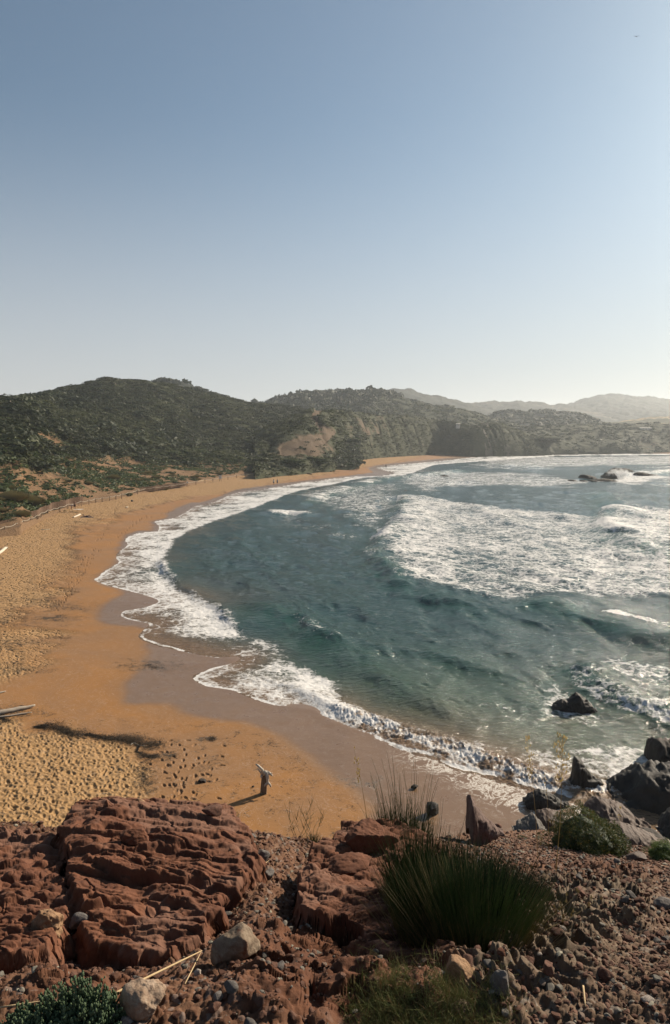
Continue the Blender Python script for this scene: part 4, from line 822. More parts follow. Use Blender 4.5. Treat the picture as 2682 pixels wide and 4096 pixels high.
# ------------------------------------------------------------------ pebbles on the slope: 240 singly, the rest as gravel
def ledge_pts(n, cond, power, seed):
    r = np.random.RandomState(seed); Q = LP[:-4]; e1 = np.linalg.norm(Q[1:, :-1] - Q[:-1, :-1], axis=-1); e2 = np.linalg.norm(Q[:-1, 1:] - Q[:-1, :-1], axis=-1)
    ppx, ppy = Lpx[:-5, :-1], Lpy[:-5, :-1]; w_ = ((e1 * e2) ** power * cond(ppx, ppy) * ((ppy < 1060) & (ppx > -40) & (ppx < 720))).ravel()
    k = r.choice(len(w_), n, p=w_ / w_.sum()); i, j = np.unravel_index(k, e1.shape); return Q[i, j], r
def peb_cond(ppx, ppy):
    a = ss(440, 500, ppx) * ss(830, 845, ppy) * (1 - .75 * np.exp(-((ppx - 525) / 80) ** 4 - ((ppy - 940) / 55) ** 4)); b_ = .45 * ((ppx > 235) & (ppx < 330)); c_ = .22 + 0 * ppx
    return np.maximum(np.maximum(a, b_), c_)
def gravel(n, seed, smin, smax, name, cond=peb_cond, power=.62, gm=None):
    B, r = ledge_pts(n, cond, power, seed); parts = []
    tp = []
    for k in range(6):
        V, F = rock_shape(2 if smax > .02 else 1, 60 + k + seed, (1, .8, .6), 10, (.5, .85), .1); tp.append((V, F))
    S = (smin + (smax - smin) * r.rand(n) ** 2.2) * (.75 + B[:, 1] * .07)
    for k in range(6):
        sel = np.arange(k, n, 6); V, F = tp[k]; an = r.uniform(0, 6.28, len(sel)); c_, s_ = np.cos(an)[:, None], np.sin(an)[:, None]; q = S[sel][:, None]
        st = r.uniform(.7, 1.3, (len(sel), 1)); x, y, zz = V[None, :, 0] * q * st, V[None, :, 1] * q, V[None, :, 2] * q
        W = np.stack([x * c_ - y * s_, x * s_ + y * c_, zz + q * .12], -1) + B[sel][:, None, :]
        parts.append((W.reshape(-1, 3), (F[None] + (np.arange(len(sel)) * len(V))[:, None, None]).reshape(-1, 3), dict(tint=np.repeat(r.rand(len(sel)), len(V)), tint2=np.repeat(r.rand(len(sel)), len(V)))))
    V, Fs, A = merge(parts); o = mk(name, V, Fs, gm, smooth=False, attrs=A); tag(o, kind='stuff'); return o
gmm = M('gravel_stones'); cc = gmm.mix(gmm.attr('tint'), (0.088, 0.040, 0.026), (0.184, 0.099, 0.067)); cc = gmm.mix(gmm.mr(gmm.attr('tint2'), .80, .84), cc, (0.184, 0.166, 0.139)); cc = gmm.mix(gmm.mr(gmm.attr('tint2'), .955, .965), cc, (0.337, 0.311, 0.241))
gmm.set(cc, .9, gmm.bump(gmm.noise(60, 4, .6), .5, .004), .2)
gravel(15000, 5, .010, .045, 'gravel', gm=gmm.m)
gravel(9000, 6, .008, .02, 'gravel', lambda a, b: .35 + .65 * peb_cond(a, b), .5, gm=gmm.m)
kinds = [('brown', brown_stone, 'small brown pebble lying loose on the gravel slope'), ('grey', grey_stone, 'small grey pebble lying loose on the gravel slope'), ('red', red_rock, 'small red pebble lying loose on the gravel slope'), ('pale', white_stone, 'small pale pebble lying loose on the gravel slope')]
B, r = ledge_pts(230, lambda a, b: ss(440, 500, a) * ss(846, 860, b) + .25 * (a < 330), .35, 77)
prot = {}
for k in range(len(B)):
    kd = r.choice(4, p=[.42, .27, .22, .09]); v_ = k % 4
    if (kd, v_) not in prot:
        V, F = rock_shape(3, 90 + kd * 4 + v_, (1, .75, .55), 12, (.5, .85), .08); prot[(kd, v_)] = mesh('pebble', V, F, kinds[kd][1])
    o = bpy.data.objects.new('pebble', prot[(kd, v_)]); C.objects.link(o); s_ = (.035 + .05 * r.rand() ** 2) * (.7 + B[k, 1] * .09)
    o.scale = (s_ * r.uniform(.8, 1.3), s_, s_ * r.uniform(.7, 1.2)); o.location = (B[k, 0], B[k, 1], B[k, 2] + s_ * .12); o.rotation_euler = (r.uniform(-.3, .3), r.uniform(-.3, .3), r.uniform(0, 6.28))
    qx, qy = proj(np.array(B[k])); sz = 'small' if s_ < .045 else ('medium' if s_ < .075 else 'large')
    zone = ('on the gravel left of the outcrop' if qx < 335 else 'in front of the rush bush' if qx < 470 else 'just below the red fin rock' if qy < 866 and qx < 545 else 'at the foot of the cushion bush' if qy < 872 and qx < 640 else 'high on the slope at the right edge' if qy < 880 else 'right of the rush bush' if qy < 915 and qx < 590 else 'on the upper gravel near the right edge' if qy < 915 else 'among the grey jagged rocks' if qx < 570 and qy < 965 else 'on the mid slope gravel at right' if qy < 965 else 'near the pale wood splinter' if qx > 545 else 'beside the smooth grey block')
    tag(o, f'{sz} {kinds[kd][0]} pebble lying {zone}', 'pebble', kinds[kd][0] + ' pebbles on the slope')

# ------------------------------------------------------------------ crags standing in the sea and at the shore
def crag(name, label, prof, base_py, thick, mat, seed=1, z0=0.0, lean=0.0, nz=.10, cat='rock', P0=None, dx=.9, group=None, cutn=12, fine=.03):
    prof = sorted(prof); xs = np.array([p[0] for p in prof], float); ys = np.array([p[1] for p in prof], float); cx_ = xs.mean()
    P = G(cx_, base_py, z0) if P0 is None else np.array(P0, float); m_ = px_m(P); ang = math.atan2(CAMZ - P[2], P[1])
    ppm = FOC * (CAMZ - P[2]) / (P[1] ** 2 + (CAMZ - P[2]) ** 2); thick = min(thick, .42 * (base_py - ys.min()) / ppm); P = P + np.array([P[0] / P[1] * thick, thick, 0.]); base_py = base_py - thick * ppm; m_ = px_m(P)
    n = max(24, int((xs[-1] - xs[0]) / dx * 1.5)); n = min(n, 110); sx = np.linspace(xs[0], xs[-1], n); hy = np.interp(sx, xs, ys)
    H = np.clip((base_py - hy) * m_ / math.cos(ang), .02, None); nphi = 44; ph = np.linspace(-.28, math.pi + .28, nphi)
    HH, PH = np.meshgrid(H, ph, indexing='ij'); XX = np.broadcast_to(((sx - cx_) * m_)[:, None], HH.shape)
    T = thick * (.35 + .65 * (H / H.max()) ** .7)[:, None]
    sp = np.sin(PH); cp = np.cos(PH)
    Yv = -T * np.sign(cp) * np.abs(cp) ** .8 * (1 - .0 * sp) + lean * HH * np.clip(sp, 0, 1); Zv = HH * np.sign(sp) * np.abs(sp) ** .75
    V = np.stack([XX, Yv, Zv], -1); r = np.random.RandomState(seed)
    a = nz * H.max(); q = V / max(H.max(), .3)
    N = np.stack([0 * cp, -cp, sp], -1); fc = .55 - np.abs(fbm3(q[..., 0], q[..., 1], q[..., 2] + seed, 2.0, 4, .6, seed=seed)) * 2.2
    V = V + N * (a * fc + fine * H.max() * fbm3(q[..., 0], q[..., 1], q[..., 2], 9, 3, .6, seed=seed + 2))[..., None]
    V[..., 0] += a * .5 * fbm3(q[..., 0], q[..., 1], q[..., 2], 2.5, 2, seed=seed + 4)
    V = V.reshape(-1, 3); F = gfaces(n, nphi)
    e = len(V); V = np.vstack([V, V[:nphi].mean(0), V[-nphi:].mean(0)])
    T1 = [[e, k + 1, k] for k in range(nphi - 1)]; T2 = [[e + 1, (n - 1) * nphi + k, (n - 1) * nphi + k + 1] for k in range(nphi - 1)]
    o = mk(name, V, [F, np.array(T1 + T2)], mat, loc=tuple(P)); return tag(o, label, cat, group)
crag('sea_rock', 'dark triangular rock standing alone in the bay at right', [(551, 707.5), (556, 704), (561, 699.5), (566, 702), (571, 699), (577, 694), (581, 697), (585, 699), (589, 703), (593, 708), (597, 713)], 714, .55, dark_rock, 3, z0=-.1)
crag('sea_rock', 'pointed leaning dark rock in the shore foam at lower right', [(568, 786), (570, 778), (573, 767), (575, 760), (580, 764), (586, 770), (592, 777), (599, 783), (603, 788), (608, 792)], 795, .45, dark_rock, 5, z0=-.1)
crag('sea_rock', 'huge dark rock mass at the right shore edge', [(604, 806), (610, 796), (616, 790), (625, 786), (634, 781), (641, 776), (646, 777), (652, 774), (662, 773), (672, 776), (690, 772), (720, 775), (760, 800)], 822, 1.5, dark_rock, 7, z0=-.3, nz=.14)
crag('sea_rock', 'dark block rising from the water at the right edge', [(651, 762), (652, 748), (656, 744), (666, 745), (680, 744), (700, 746), (730, 760)], 778, 1.1, dark_dull, 9, z0=-.3, nz=.12)
crag('sea_rock', 'low wet rock lapped by foam behind the big dark mass', [(642, 782), (648, 776), (660, 774), (680, 775), (700, 782)], 790, .7, dark_rock, 10, z0=-.2)
crag('shore_rock', 'flat brown streaked rock between the cushion bush and the sea', [(585, 822), (592, 813), (600, 808), (612, 810), (624, 813), (634, 820), (643, 830), (648, 838)], 842, 1.5, shore_rock, 11, P0=DY(617., 842., 21.), nz=.10)
crag('shore_rock', 'smooth reddish rock ramp just right of the cushion bush', [(600, 842), (606, 833), (618, 830), (632, 833), (645, 837), (655, 841), (664, 849)], 856, 1.3, shore_rock, 12, P0=DY(632., 856., 17.), nz=.06)
crag('shore_rock', 'rounded dark boulder at the right edge under the dark mass', [(655, 842), (660, 832), (668, 822), (676, 818), (690, 815), (710, 830)], 850, 1.1, dark_rock, 13, P0=DY(680., 850., 20.))
crag('shore_rock', 'long rounded grey stone at the right below the ramp', [(640, 838), (645, 833), (655, 834), (662, 838), (667, 845)], 848, .6, dark_dull, 14, P0=DY(654., 848., 18.5), nz=.04)
crag('shore_rock', 'low wet black rock in the backwash on the sand', [(524, 801), (532, 796), (540, 793), (550, 796), (558, 801), (565, 806), (569, 809)], 811, .5, dark_rock, 15, z0=.1, nz=.12)
crag('shore_rock', 'pointed jagged red fin of rock above the wet sand', [(463.5, 826), (464, 806), (465, 802.5), (468.5, 806), (471, 813), (477, 817), (482, 823), (490, 828), (498, 836)], 842, .26, rockmat('red_grey_rock', (.12, .080, .068), (.21, .145, .125), (.06, .04, .035), 4), 17, P0=DY(480., 842., 9.0), nz=.055, fine=.035)
crag('shore_rock', 'broken grey boulders at the foot of the cushion bush', [(512, 836), (518, 828), (526, 824), (533, 820), (540, 826), (546, 834)], 842, .5, rockmat('grey_shore_rock', (.13, .12, .11), (.24, .22, .20), (.06, .05, .045), 3), 18, P0=DY(530., 842., 12.5), nz=.12)
crag('shore_rock', 'brown boulder tucked behind the left side of the cushion bush', [(534, 824), (541, 817), (552, 816), (562, 819), (570, 826)], 838, .6, shore_rock, 19, P0=DY(552., 838., 13.), nz=.10)
rock('stone', 'small brown boulder right of the red fin', 'rock', 497, 828, 9, 7, brown_stone, 3, 45, .8, 0, P=DY(497., 829., 10.8))
def ob(px, py): return on_beach(float(px), float(py)) + np.array([0, 0, -.0])
rock('stone', 'dark wet stone with a scour hollow on the wet sand', 'rock', 432, 814, 14, 12, dark_rock, 4, 46, .9, .2, on=ob, sink=.1)
rock('stone', 'dark wedge shaped stone on the orange sand', 'rock', 202, 782, 9, 4.5, dark_dull, 4, 47, .7, .2, on=ob, sink=.1)
rock('stone', 'thin dark stone lying on the wet sand behind the rushes', 'rock', 415, 788, 10, 4, dark_dull, 3, 48, .6, .5, on=ob, sink=.1)
rock('stone', 'tiny dark stone on the sand left of the gnarled stump', 'stone', 253, 787, 3, 2, dark_dull, 3, 49, .8, .5, on=ob)
# offshore reef at right
for lab, prof, by, th in [('long jagged reef ridge far offshore at right', [(610, 471.5), (612, 469.4), (614.5, 469.3), (615.8, 467.8), (621, 468.6), (626, 468.6), (629, 470), (631, 470.8), (634, 472.5)], 473.4, 6),
    ('blocky dark reef stack left of the jagged ridge', [(602.5, 478), (604, 475.5), (606.5, 474.6), (607.5, 472.8), (611, 472.6), (613.5, 475), (615, 478)], 478.8, 5),
    ('broad dark hump in the offshore reef', [(579.5, 479), (581.5, 476.6), (583.5, 474.6), (589, 475.3), (592.5, 476.4), (596, 478.8)], 479.7, 5), ('flat outlying reef rock at the left of the group', [(567.5, 481.6), (571, 479.6), (574, 480.0), (578, 481.6)], 482, 3),
    ('small twin reef rock in front of the broad hump', [(579, 482), (582, 480.0), (585, 480.3), (588.5, 482)], 482.4, 2.5), ('second twin reef rock right of the small twin', [(588.8, 482), (590.5, 480), (594.5, 479.8), (597, 482)], 482.5, 2.5), ('low reef shelf under the jagged ridge', [(596, 480), (601, 478.8), (606, 478.6), (612, 479.6), (617, 481.6)], 482, 4),
    ('thin tail of the reef at the far right', [(636, 472.8), (640, 472.2), (644, 472.8), (650, 474.2), (656, 475.0), (662, 476.4)], 476.6, 3), ('tiny dark rock awash in the middle of the bay', [(402, 491.6), (404.5, 490), (408, 490.6), (411.5, 491.6)], 492.2, 2),
    ('small rock awash left of the middle of the bay', [(440, 475.9), (444, 474.9), (449, 475.8)], 476.3, 2)]:
    crag('reef_rock', lab, prof, by, th, dark_dull, int(prof[0][0]), z0=-.15, nz=.16, fine=.05)

# spray bursting against the reef
sp = M('spray'); sp.t.nodes.remove(sp.b); pvv = sp.n('ShaderNodeVolumePrincipled'); pvv.inputs['Color'].default_value = (1, 1, 1, 1)
nf = sp.mr(sp.noise(.7, 6, .7), .46, .66); 
gr = sp.n('ShaderNodeTexGradient', gradient_type='SPHERICAL'); sp.l(sp.scale((.2, .286, .357)), gr.inputs[0])
sp.l(sp.math('MULTIPLY', sp.math('MULTIPLY', nf, sp.mr(gr.outputs['Fac'], 0, .5)), 1.6), pvv.inputs['Density']); sp.l(pvv.outputs[0], sp.out.inputs['Volume'])
V, F = ICO[3]; Pq = G(616., 478., 0.)
o = mk('sea_spray', V * [5, 3.5, 2.8], F, sp.m, loc=(Pq[0] + 1, Pq[1], 1.2)); tag(o, 'white burst of spray against the offshore reef', 'spray', kind='stuff')
# ------------------------------------------------------------------ plants
def stems(base, tip, bend, rad, segs=4, seed=0, tint=None):
    """thin tapering stems from base to tip (N,3), bent sideways"""
    n = len(base); t = np.linspace(0, 1, segs + 1)[None, :, None]; P = base[:, None] * (1 - t) + tip[:, None] * t + bend[:, None] * (t * (1 - t) * 4)
    r = (np.asarray(rad).reshape(-1, 1) * (1 - .75 * np.linspace(0, 1, segs + 1)[None])) * np.ones((n, 1)); V = []
    for k in range(3):
        a = 2 * math.pi * k / 3; V.append(P + r[..., None] * np.array([math.cos(a), math.sin(a), 0]))
    V = np.stack(V, 2).reshape(-1, 3); i = (np.arange(n) * (segs + 1) * 3)[:, None, None]; F = []
    for s_ in range(segs):
        for k in range(3): F.append([s_ * 3 + k, s_ * 3 + (k + 1) % 3, s_ * 3 + 3 + (k + 1) % 3, s_ * 3 + 3 + k])
    F = (np.array(F)[None] + i).reshape(-1, 4); rr = np.random.RandomState(seed)
    return V, F, dict(tint=np.repeat(rr.rand(n) if tint is None else tint, (segs + 1) * 3), tint2=np.repeat(rr.rand(n), (segs + 1) * 3))
rush_m = leafmat('rush_green', (.016, .036, .010), (.125, .170, .048), (.30, .23, .09), .3)
rush_dry = leafmat('rush_dry', (.14, .10, .04), (.28, .21, .10), None, .15)
golden = leafmat('dry_grass', (.28, .20, .07), (.48, .36, .15), None, .4)
fine_green = leafmat('fine_grass', (.08, .11, .03), (.28, .29, .10), (.34, .19, .09), .4)
cushion_m = leafmat('cushion_leaves', (.022, .042, .012), (.085, .105, .028), (.18, .12, .03), .3)
succ_m = leafmat('succulent_leaves', (.045, .085, .040), (.115, .165, .085), None, .15)
def rush_clump(c, n, rx, ry, h, spread, rad=.0022, hs=.3, seed=0, lean=(0, 0)):
    r = np.random.RandomState(seed); a = r.uniform(0, 6.283, n); q = np.sqrt(r.rand(n)); bx, by = rx * q * np.cos(a), ry * q * np.sin(a)
    base = np.stack([c[0] + bx, c[1] + by, c[2] + 0 * bx - .03], 1); H = h * (1 - hs * q ** 1.5) * r.uniform(.55, 1.08, n)
    ox, oy = spread * bx / rx * H + lean[0] * H + r.randn(n) * .10 * H, spread * by / ry * H + lean[1] * H + r.randn(n) * .10 * H
    tip = base + np.stack([ox, oy, H], 1); bend = np.stack([bx / rx * -.05 * H + r.randn(n) * .02 * H, by / ry * -.05 * H + r.randn(n) * .02 * H, 0 * H], 1)
    return stems(base, tip, bend, rad * r.uniform(.6, 1.3, n), 4, seed)
def plant(name, label, cat, origin, parts, group=None):        # parts: [(part name, [(V,F,A)...], material)]
    e = empty(name, tuple(origin), label, cat, group)
    for nm, lst, mt_ in parts:
        V, Fs, A = merge(lst); mk(nm, V - np.array(origin), Fs, mt_, parent=e, smooth=False, attrs=A)
    return e
A0 = on_ledge(438, 934); A1 = DY(400., 846., 5.7); A2 = on_ledge(505, 915); A3 = on_ledge(478, 932); A4 = on_ledge(424, 915); A5 = on_ledge(462, 905)
plant('rush_bush', 'tall dense dark green rush bush in the middle of the ledge', 'bush', A0, [
    ('stems', [rush_clump(A0, 1500, .24, .22, .46, .32, .0022, .35, 1, (-.02, .05)), rush_clump(A4, 1900, .20, .22, .62, .30, .0024, .4, 9, (-.04, 0)), rush_clump(A1, 520, .26, .16, .50, .25, .0028, .5, 2), rush_clump(A1 + [.05, 0, 0], 46, .24, .1, .88, .20, .0034, .25, 3),
               rush_clump(A3, 1500, .24, .22, .42, .38, .0022, .35, 4, (.08, .05)), rush_clump(A5, 1700, .26, .22, .44, .36, .0024, .4, 6, (.06, 0)), rush_clump(A2, 800, .20, .22, .32, .45, .0022, .35, 5, (.14, 0)), rush_clump(A4 + [.02, .1, 0], 40, .2, .2, .85, .3, .0028, .3, 21)], rush_m),
    ('dry_stems', [rush_clump(A3, 260, .36, .3, .40, .8, .0018, .3, 7), rush_clump(A0, 200, .3, .25, .40, .8, .0016, .3, 8)], rush_dry)])
B0 = on_ledge(527, 905)
plant('rush_bush', 'small spiky rush tuft right of the tall rush bush', 'bush', B0, [('stems', [rush_clump(B0, 520, .13, .12, .26, .55, .0018, .3, 11, (-.05, 0)), rush_clump(B0 + [.12, -.12, 0], 260, .12, .1, .2, .6, .0016, .3, 12)], rush_m)])
B1 = on_ledge(312, 842)
def twig_plant(c, seed, n, h, sp):
    r = np.random.RandomState(seed); L = []
    for k in range(n):
        a = r.uniform(0, 6.28); d = np.array([math.cos(a) * sp - .0, math.sin(a) * sp * .5, 1.]); H = h * r.uniform(.45, 1); b = np.array(c) + [r.randn() * .03, r.randn() * .03, -.02]; t = b + d * H
        L.append((b, t, np.array([r.randn() * .03, 0, 0])))
        for q in range(4):
            f = r.uniform(.35, .85); p = b + (t - b) * f; L.append((p, p + np.array([r.randn() * .10 * h, r.randn() * .05, r.uniform(.1, .3) * h]), np.zeros(3)))
    B_, T_, N_ = (np.array(x) for x in zip(*L)); return stems(B_, T_, N_, .0026, 4, seed)
plant('reed_tuft', 'sparse branching green reeds at the ledge edge left of the outcrop', 'plant', B1, [('stems', [twig_plant(B1 + [-.12, .05, 0], 3, 5, .52, .35), twig_plant(B1 + [.05, .05, 0], 4, 5, .42, .4), rush_clump(B1, 260, .09, .07, .10, .6, .0015, .2, 13)], rush_m)])
# cushion bush
def leafblob(c, rx, ry, rz, n, leaf, seed, lumps=.10, lo=-.15):
    r = np.random.RandomState(seed); th = r.uniform(0, 6.283, n); cz = r.uniform(lo, 1, n); sr = np.sqrt(np.clip(1 - cz ** 2, 0, 1)); D = np.stack([np.cos(th) * sr, np.sin(th) * sr, cz], 1)
    rr = 1 + lumps * 2 * fbm3(D[:, 0] + 5, D[:, 1], D[:, 2], 2.4, 3, seed=seed) - .22 * r.rand(n) ** 2
    Cn = D * rr[:, None] * [rx, ry, rz] + np.array(c); N = D / [rx, ry, rz]; N = N / np.linalg.norm(N, axis=1, keepdims=True) + r.randn(n, 3) * .6
    N /= np.linalg.norm(N, axis=1, keepdims=True); U = np.cross(N, r.randn(n, 3)); U /= np.linalg.norm(U, axis=1, keepdims=True); U = U * .5 + N * .5; W = np.cross(N, U); l = leaf * r.uniform(.6, 1.4, n)[:, None]
    Q = np.stack([Cn - U * l, Cn - W * l * .35, Cn + U * l, Cn + W * l * .35], 1).reshape(-1, 3)
    tt = np.clip(.35 + .5 * fbm3(D[:, 0], D[:, 1], D[:, 2], 5, 2, seed=seed + 1) + .25 * r.randn(n) + .25 * np.clip(D[:, 2], 0, 1), 0, 1)  # upper leaves tinted lighter, a sunlit top put into the leaf colour
    return Q, np.arange(4 * n).reshape(n, 4), dict(tint=np.repeat(tt, 4), tint2=np.repeat(r.rand(n), 4))
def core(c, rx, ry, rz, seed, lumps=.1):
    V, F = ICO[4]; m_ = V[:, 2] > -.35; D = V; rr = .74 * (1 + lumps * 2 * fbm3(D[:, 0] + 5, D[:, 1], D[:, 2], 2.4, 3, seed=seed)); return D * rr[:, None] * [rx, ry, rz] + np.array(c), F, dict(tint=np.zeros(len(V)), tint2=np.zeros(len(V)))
Cb = DY(588., 846., 9.6); m_ = px_m(Cb)
plant('cushion_bush', 'low dense dome shaped green cushion bush above the shore rocks', 'bush', Cb, [
    ('foliage', [leafblob(Cb + [-.05, 0, 0], 37 * m_, .55, 36 * m_, 9000, .026, 1, .16), core(Cb + [-.05, 0, 0], 37 * m_, .55, 36 * m_, 1), leafblob(Cb + [.30, .0, 0], 17 * m_, .34, 22 * m_, 3600, .026, 2, .16), core(Cb + [.30, .0, 0], 17 * m_, .34, 22 * m_, 2)], cushion_m)])
Cc = DY(664., 856., 9.5)
plant('cushion_bush', 'bright green leafy plant cut by the right edge of the slope', 'bush', Cc, [('foliage', [leafblob(Cc, 14 * m_, .25, 13 * m_, 3500, .016, 3, .2), core(Cc, 14 * m_, .25, 13 * m_, 3, .2)], leafmat('bright_leaves', (.05, .09, .02), (.15, .20, .05), None, .3))])
Cd = on_ledge(522, 838)
plant('cushion_bush', 'tiny flat green cushion plant on the gravel edge left of the dome', 'bush', Cd, [('foliage', [leafblob(Cd, .09, .08, .035, 900, .010, 4, .2)], cushion_m)])
# dry panicle grasses
def panicle(c, top, n, seed, wid=.06, frac=.35):
    r = np.random.RandomState(seed); c = np.array(c, float); top = np.array(top, float); L = [(c, top, np.array([.02, 0, 0]))]; H = np.linalg.norm(top - c)
    for k in range(n):
        f = 1 - frac * r.rand(); p = c + (top - c) * f; w_ = wid * (1.15 - abs(f - (1 - frac * .5)) / frac) * r.uniform(.3, 1); a = r.uniform(0, 6.28)
        L.append((p, p + np.array([math.cos(a) * w_, math.sin(a) * w_, r.uniform(.2, 1.1) * w_]), np.zeros(3)))
    B_, T_, N_ = (np.array(x) for x in zip(*L)); rad = np.full(len(L), .0026); rad[0] = .0042
    sV = stems(B_, T_, N_, rad, 3, seed); Q = []
    for p in T_[1:]: Q += [p + [0, 0, .02], p + [.007, 0, 0], p - [0, 0, .01], p - [.007, 0, 0]]
    Q = np.array(Q); return [sV, (Q, np.arange(len(Q)).reshape(-1, 4), dict(tint=np.repeat(r.rand(len(Q) // 4), 4), tint2=np.zeros(len(Q))))]
for lab, b_, t_, n, wd in [('tall golden panicle grass stalk in front of the backwash', (538, 858), (527, 737), 46, .045), ('tallest golden panicle grass with a wide loose head near the pointed sea rock', (556, 872), (562, 735), 60, .07),
                       ('thin pale grass stalk rising over the wet sand left of the rushes', (370, 838), (354, 749), 20, .03), ('bare thin stalk leaning up beside the cushion bush', (548, 850), (545, 770), 8, .02), ('short reddish dry stalk on the right of the cushion bush', (618, 845), (620, 806), 14, .03)]:
    P = on_ledge(*b_); top = DY(float(t_[0]), float(t_[1]), P[1] + .05)
    plant('grass_stalk', lab, 'grass', P, [('stalk', panicle(P, top, n, b_[0], wd), golden)])
# dry bent twigs growing at the right of the small tuft
for k, (b_, t_) in enumerate([((515, 895), (563, 806)), ((540, 925), (585, 885)), ((545, 930), (600, 898))]):
    P = on_ledge(*b_); top = DY(float(t_[0]), float(t_[1]), P[1] + .1)
    plant('bare_twig', ['long bare twig arching up from the rush tuft', 'short bare twig leaning over the gravel', 'lowest bare twig leaning over the gravel at right'][k], 'twig', P, [('twig', panicle(P, top, 9, 60 + k, .035, .7), rush_dry)])
# low grass and succulents along the bottom
def tufts(n, cond, h, seed, rad=.0010):
    B, r = ledge_pts(n, cond, .3, seed); H = h * r.uniform(.4, 1.3, n); T_ = B + np.stack([r.randn(n) * .35 * H, r.randn(n) * .35 * H, H], 1); S_ = stems(B, T_, np.stack([r.randn(n) * .1 * H, r.randn(n) * .1 * H, 0 * H], 1), rad, 2, seed)
    f = r.uniform(.3, .9, n)[:, None]; p = B + (T_ - B) * f; Q = p + np.stack([r.randn(n) * .4 * H, r.randn(n) * .3 * H, .35 * H], 1); return [S_, stems(p, Q, np.zeros((n, 3)), rad * .8, 2, seed + 1)]
gc = lambda a, b: np.exp(-((a - 415) / 80) ** 4) * ss(975, 1012, b + 14 * fbm(a * .05, b * .05, 1, 3, seed=4) - .0 * a) * ss(335, 380, a + 0 * b)
V, Fs, A = merge(tufts(5200, gc, .055, 3) + tufts(500, lambda a, b: gc(a, b + 22), .075, 5)); tag(mk('grass', V, Fs, fine_green, smooth=False, attrs=A), 'fine wispy green grass at the bottom of the ledge', kind='stuff')
def succulent(c, rx, rz, n, seed):
    r = np.random.RandomState(seed); parts = []; T, F = ICO[1]
    for k in range(n):
        a, q = r.uniform(0, 6.28), math.sqrt(r.rand()); b = np.array(c) + [math.cos(a) * q * rx, math.sin(a) * q * rx * .7, 0]; h = rz * (1 - .5 * q) * r.uniform(.5, 1.15); m = 26
        f = r.rand(m) ** .8; aa = r.uniform(0, 6.28, m); d = .011 * (1.2 - f * .5); p = np.stack([b[0] + np.cos(aa) * d + (b[0] - c[0]) * .5 * f, b[1] + np.sin(aa) * d, b[2] + h * f], 1)
        s_ = r.uniform(.0035, .0065, m)[:, None, None]; V = T[None] * s_ * [1, 1, 1.7] + p[:, None]
        parts.append((V.reshape(-1, 3), (F[None] + (np.arange(m) * len(T))[:, None, None]).reshape(-1, 3), dict(tint=np.repeat(np.clip(f * .8 + r.randn(m) * .15, 0, 1), len(T)), tint2=np.zeros(m * len(T)))))
    return parts
Sp = on_ledge(72, 1026)
plant('succulent_shrub', 'blue green succulent shrub with beady leaves in the bottom left corner', 'shrub', Sp, [('foliage', succulent(Sp + [.04, 0, 0], .10, .26, 60, 5) + succulent(Sp, .16, .15, 120, 1) + succulent(Sp + [-.16, -.02, 0], .09, .08, 50, 2), succ_m)])
Sq = on_ledge(500, 928)
plant('succulent_shrub', 'yellow green succulent sprigs at the foot of the rush bush', 'shrub', Sq, [('foliage', succulent(Sq, .07, .06, 40, 3) + succulent(Sq + [-.06, -.12, 0], .05, .05, 26, 4), leafmat('sprig_leaves', (.09, .10, .02), (.26, .24, .05), None, .3))])

# ------------------------------------------------------------------ straws lying on the ledge
straw = simple('straw', (.42, .29, .15), (.62, .48, .28), 20)
for lab, a_, b_, wd in [('long dry cane lying from the slab foot towards the tan boulder', (97, 1009), (202, 956), .006), ('thin dry straw crossing the long cane', (185, 990), (201, 957), .003), ('bundle of dry straw leaning on the right flank of the slab', (224, 905), (269, 864), .004), ('dry straw at the lower left corner by the succulent', (0, 1013), (54, 1005), .004),
                        ('upright pale splinter of wood at the lower right', (583, 991), (584, 1013), .005), ('pale straw lying in the fine grass', (417, 1018), (443, 1005), .005)]:
    A_, B_ = on_ledge(*a_), on_ledge(*b_); pts = [A_ * (1 - t) + B_ * t + [0, 0, .03] for t in np.linspace(0, 1, 5)]; lst = [(pts, [wd, wd, wd * .9, wd * .8, wd * .4])]
    if 'bundle' in lab: lst += [([p + np.array([.01 * k, .02 * k, .005]) for p in pts[1:4]], wd * .5) for k in (-1, 1, 2)]
    V, Fs = tubes(lst, 5); c0 = A_; tag(mk('straw', V - c0, Fs, straw, loc=tuple(c0)), lab, 'straw')

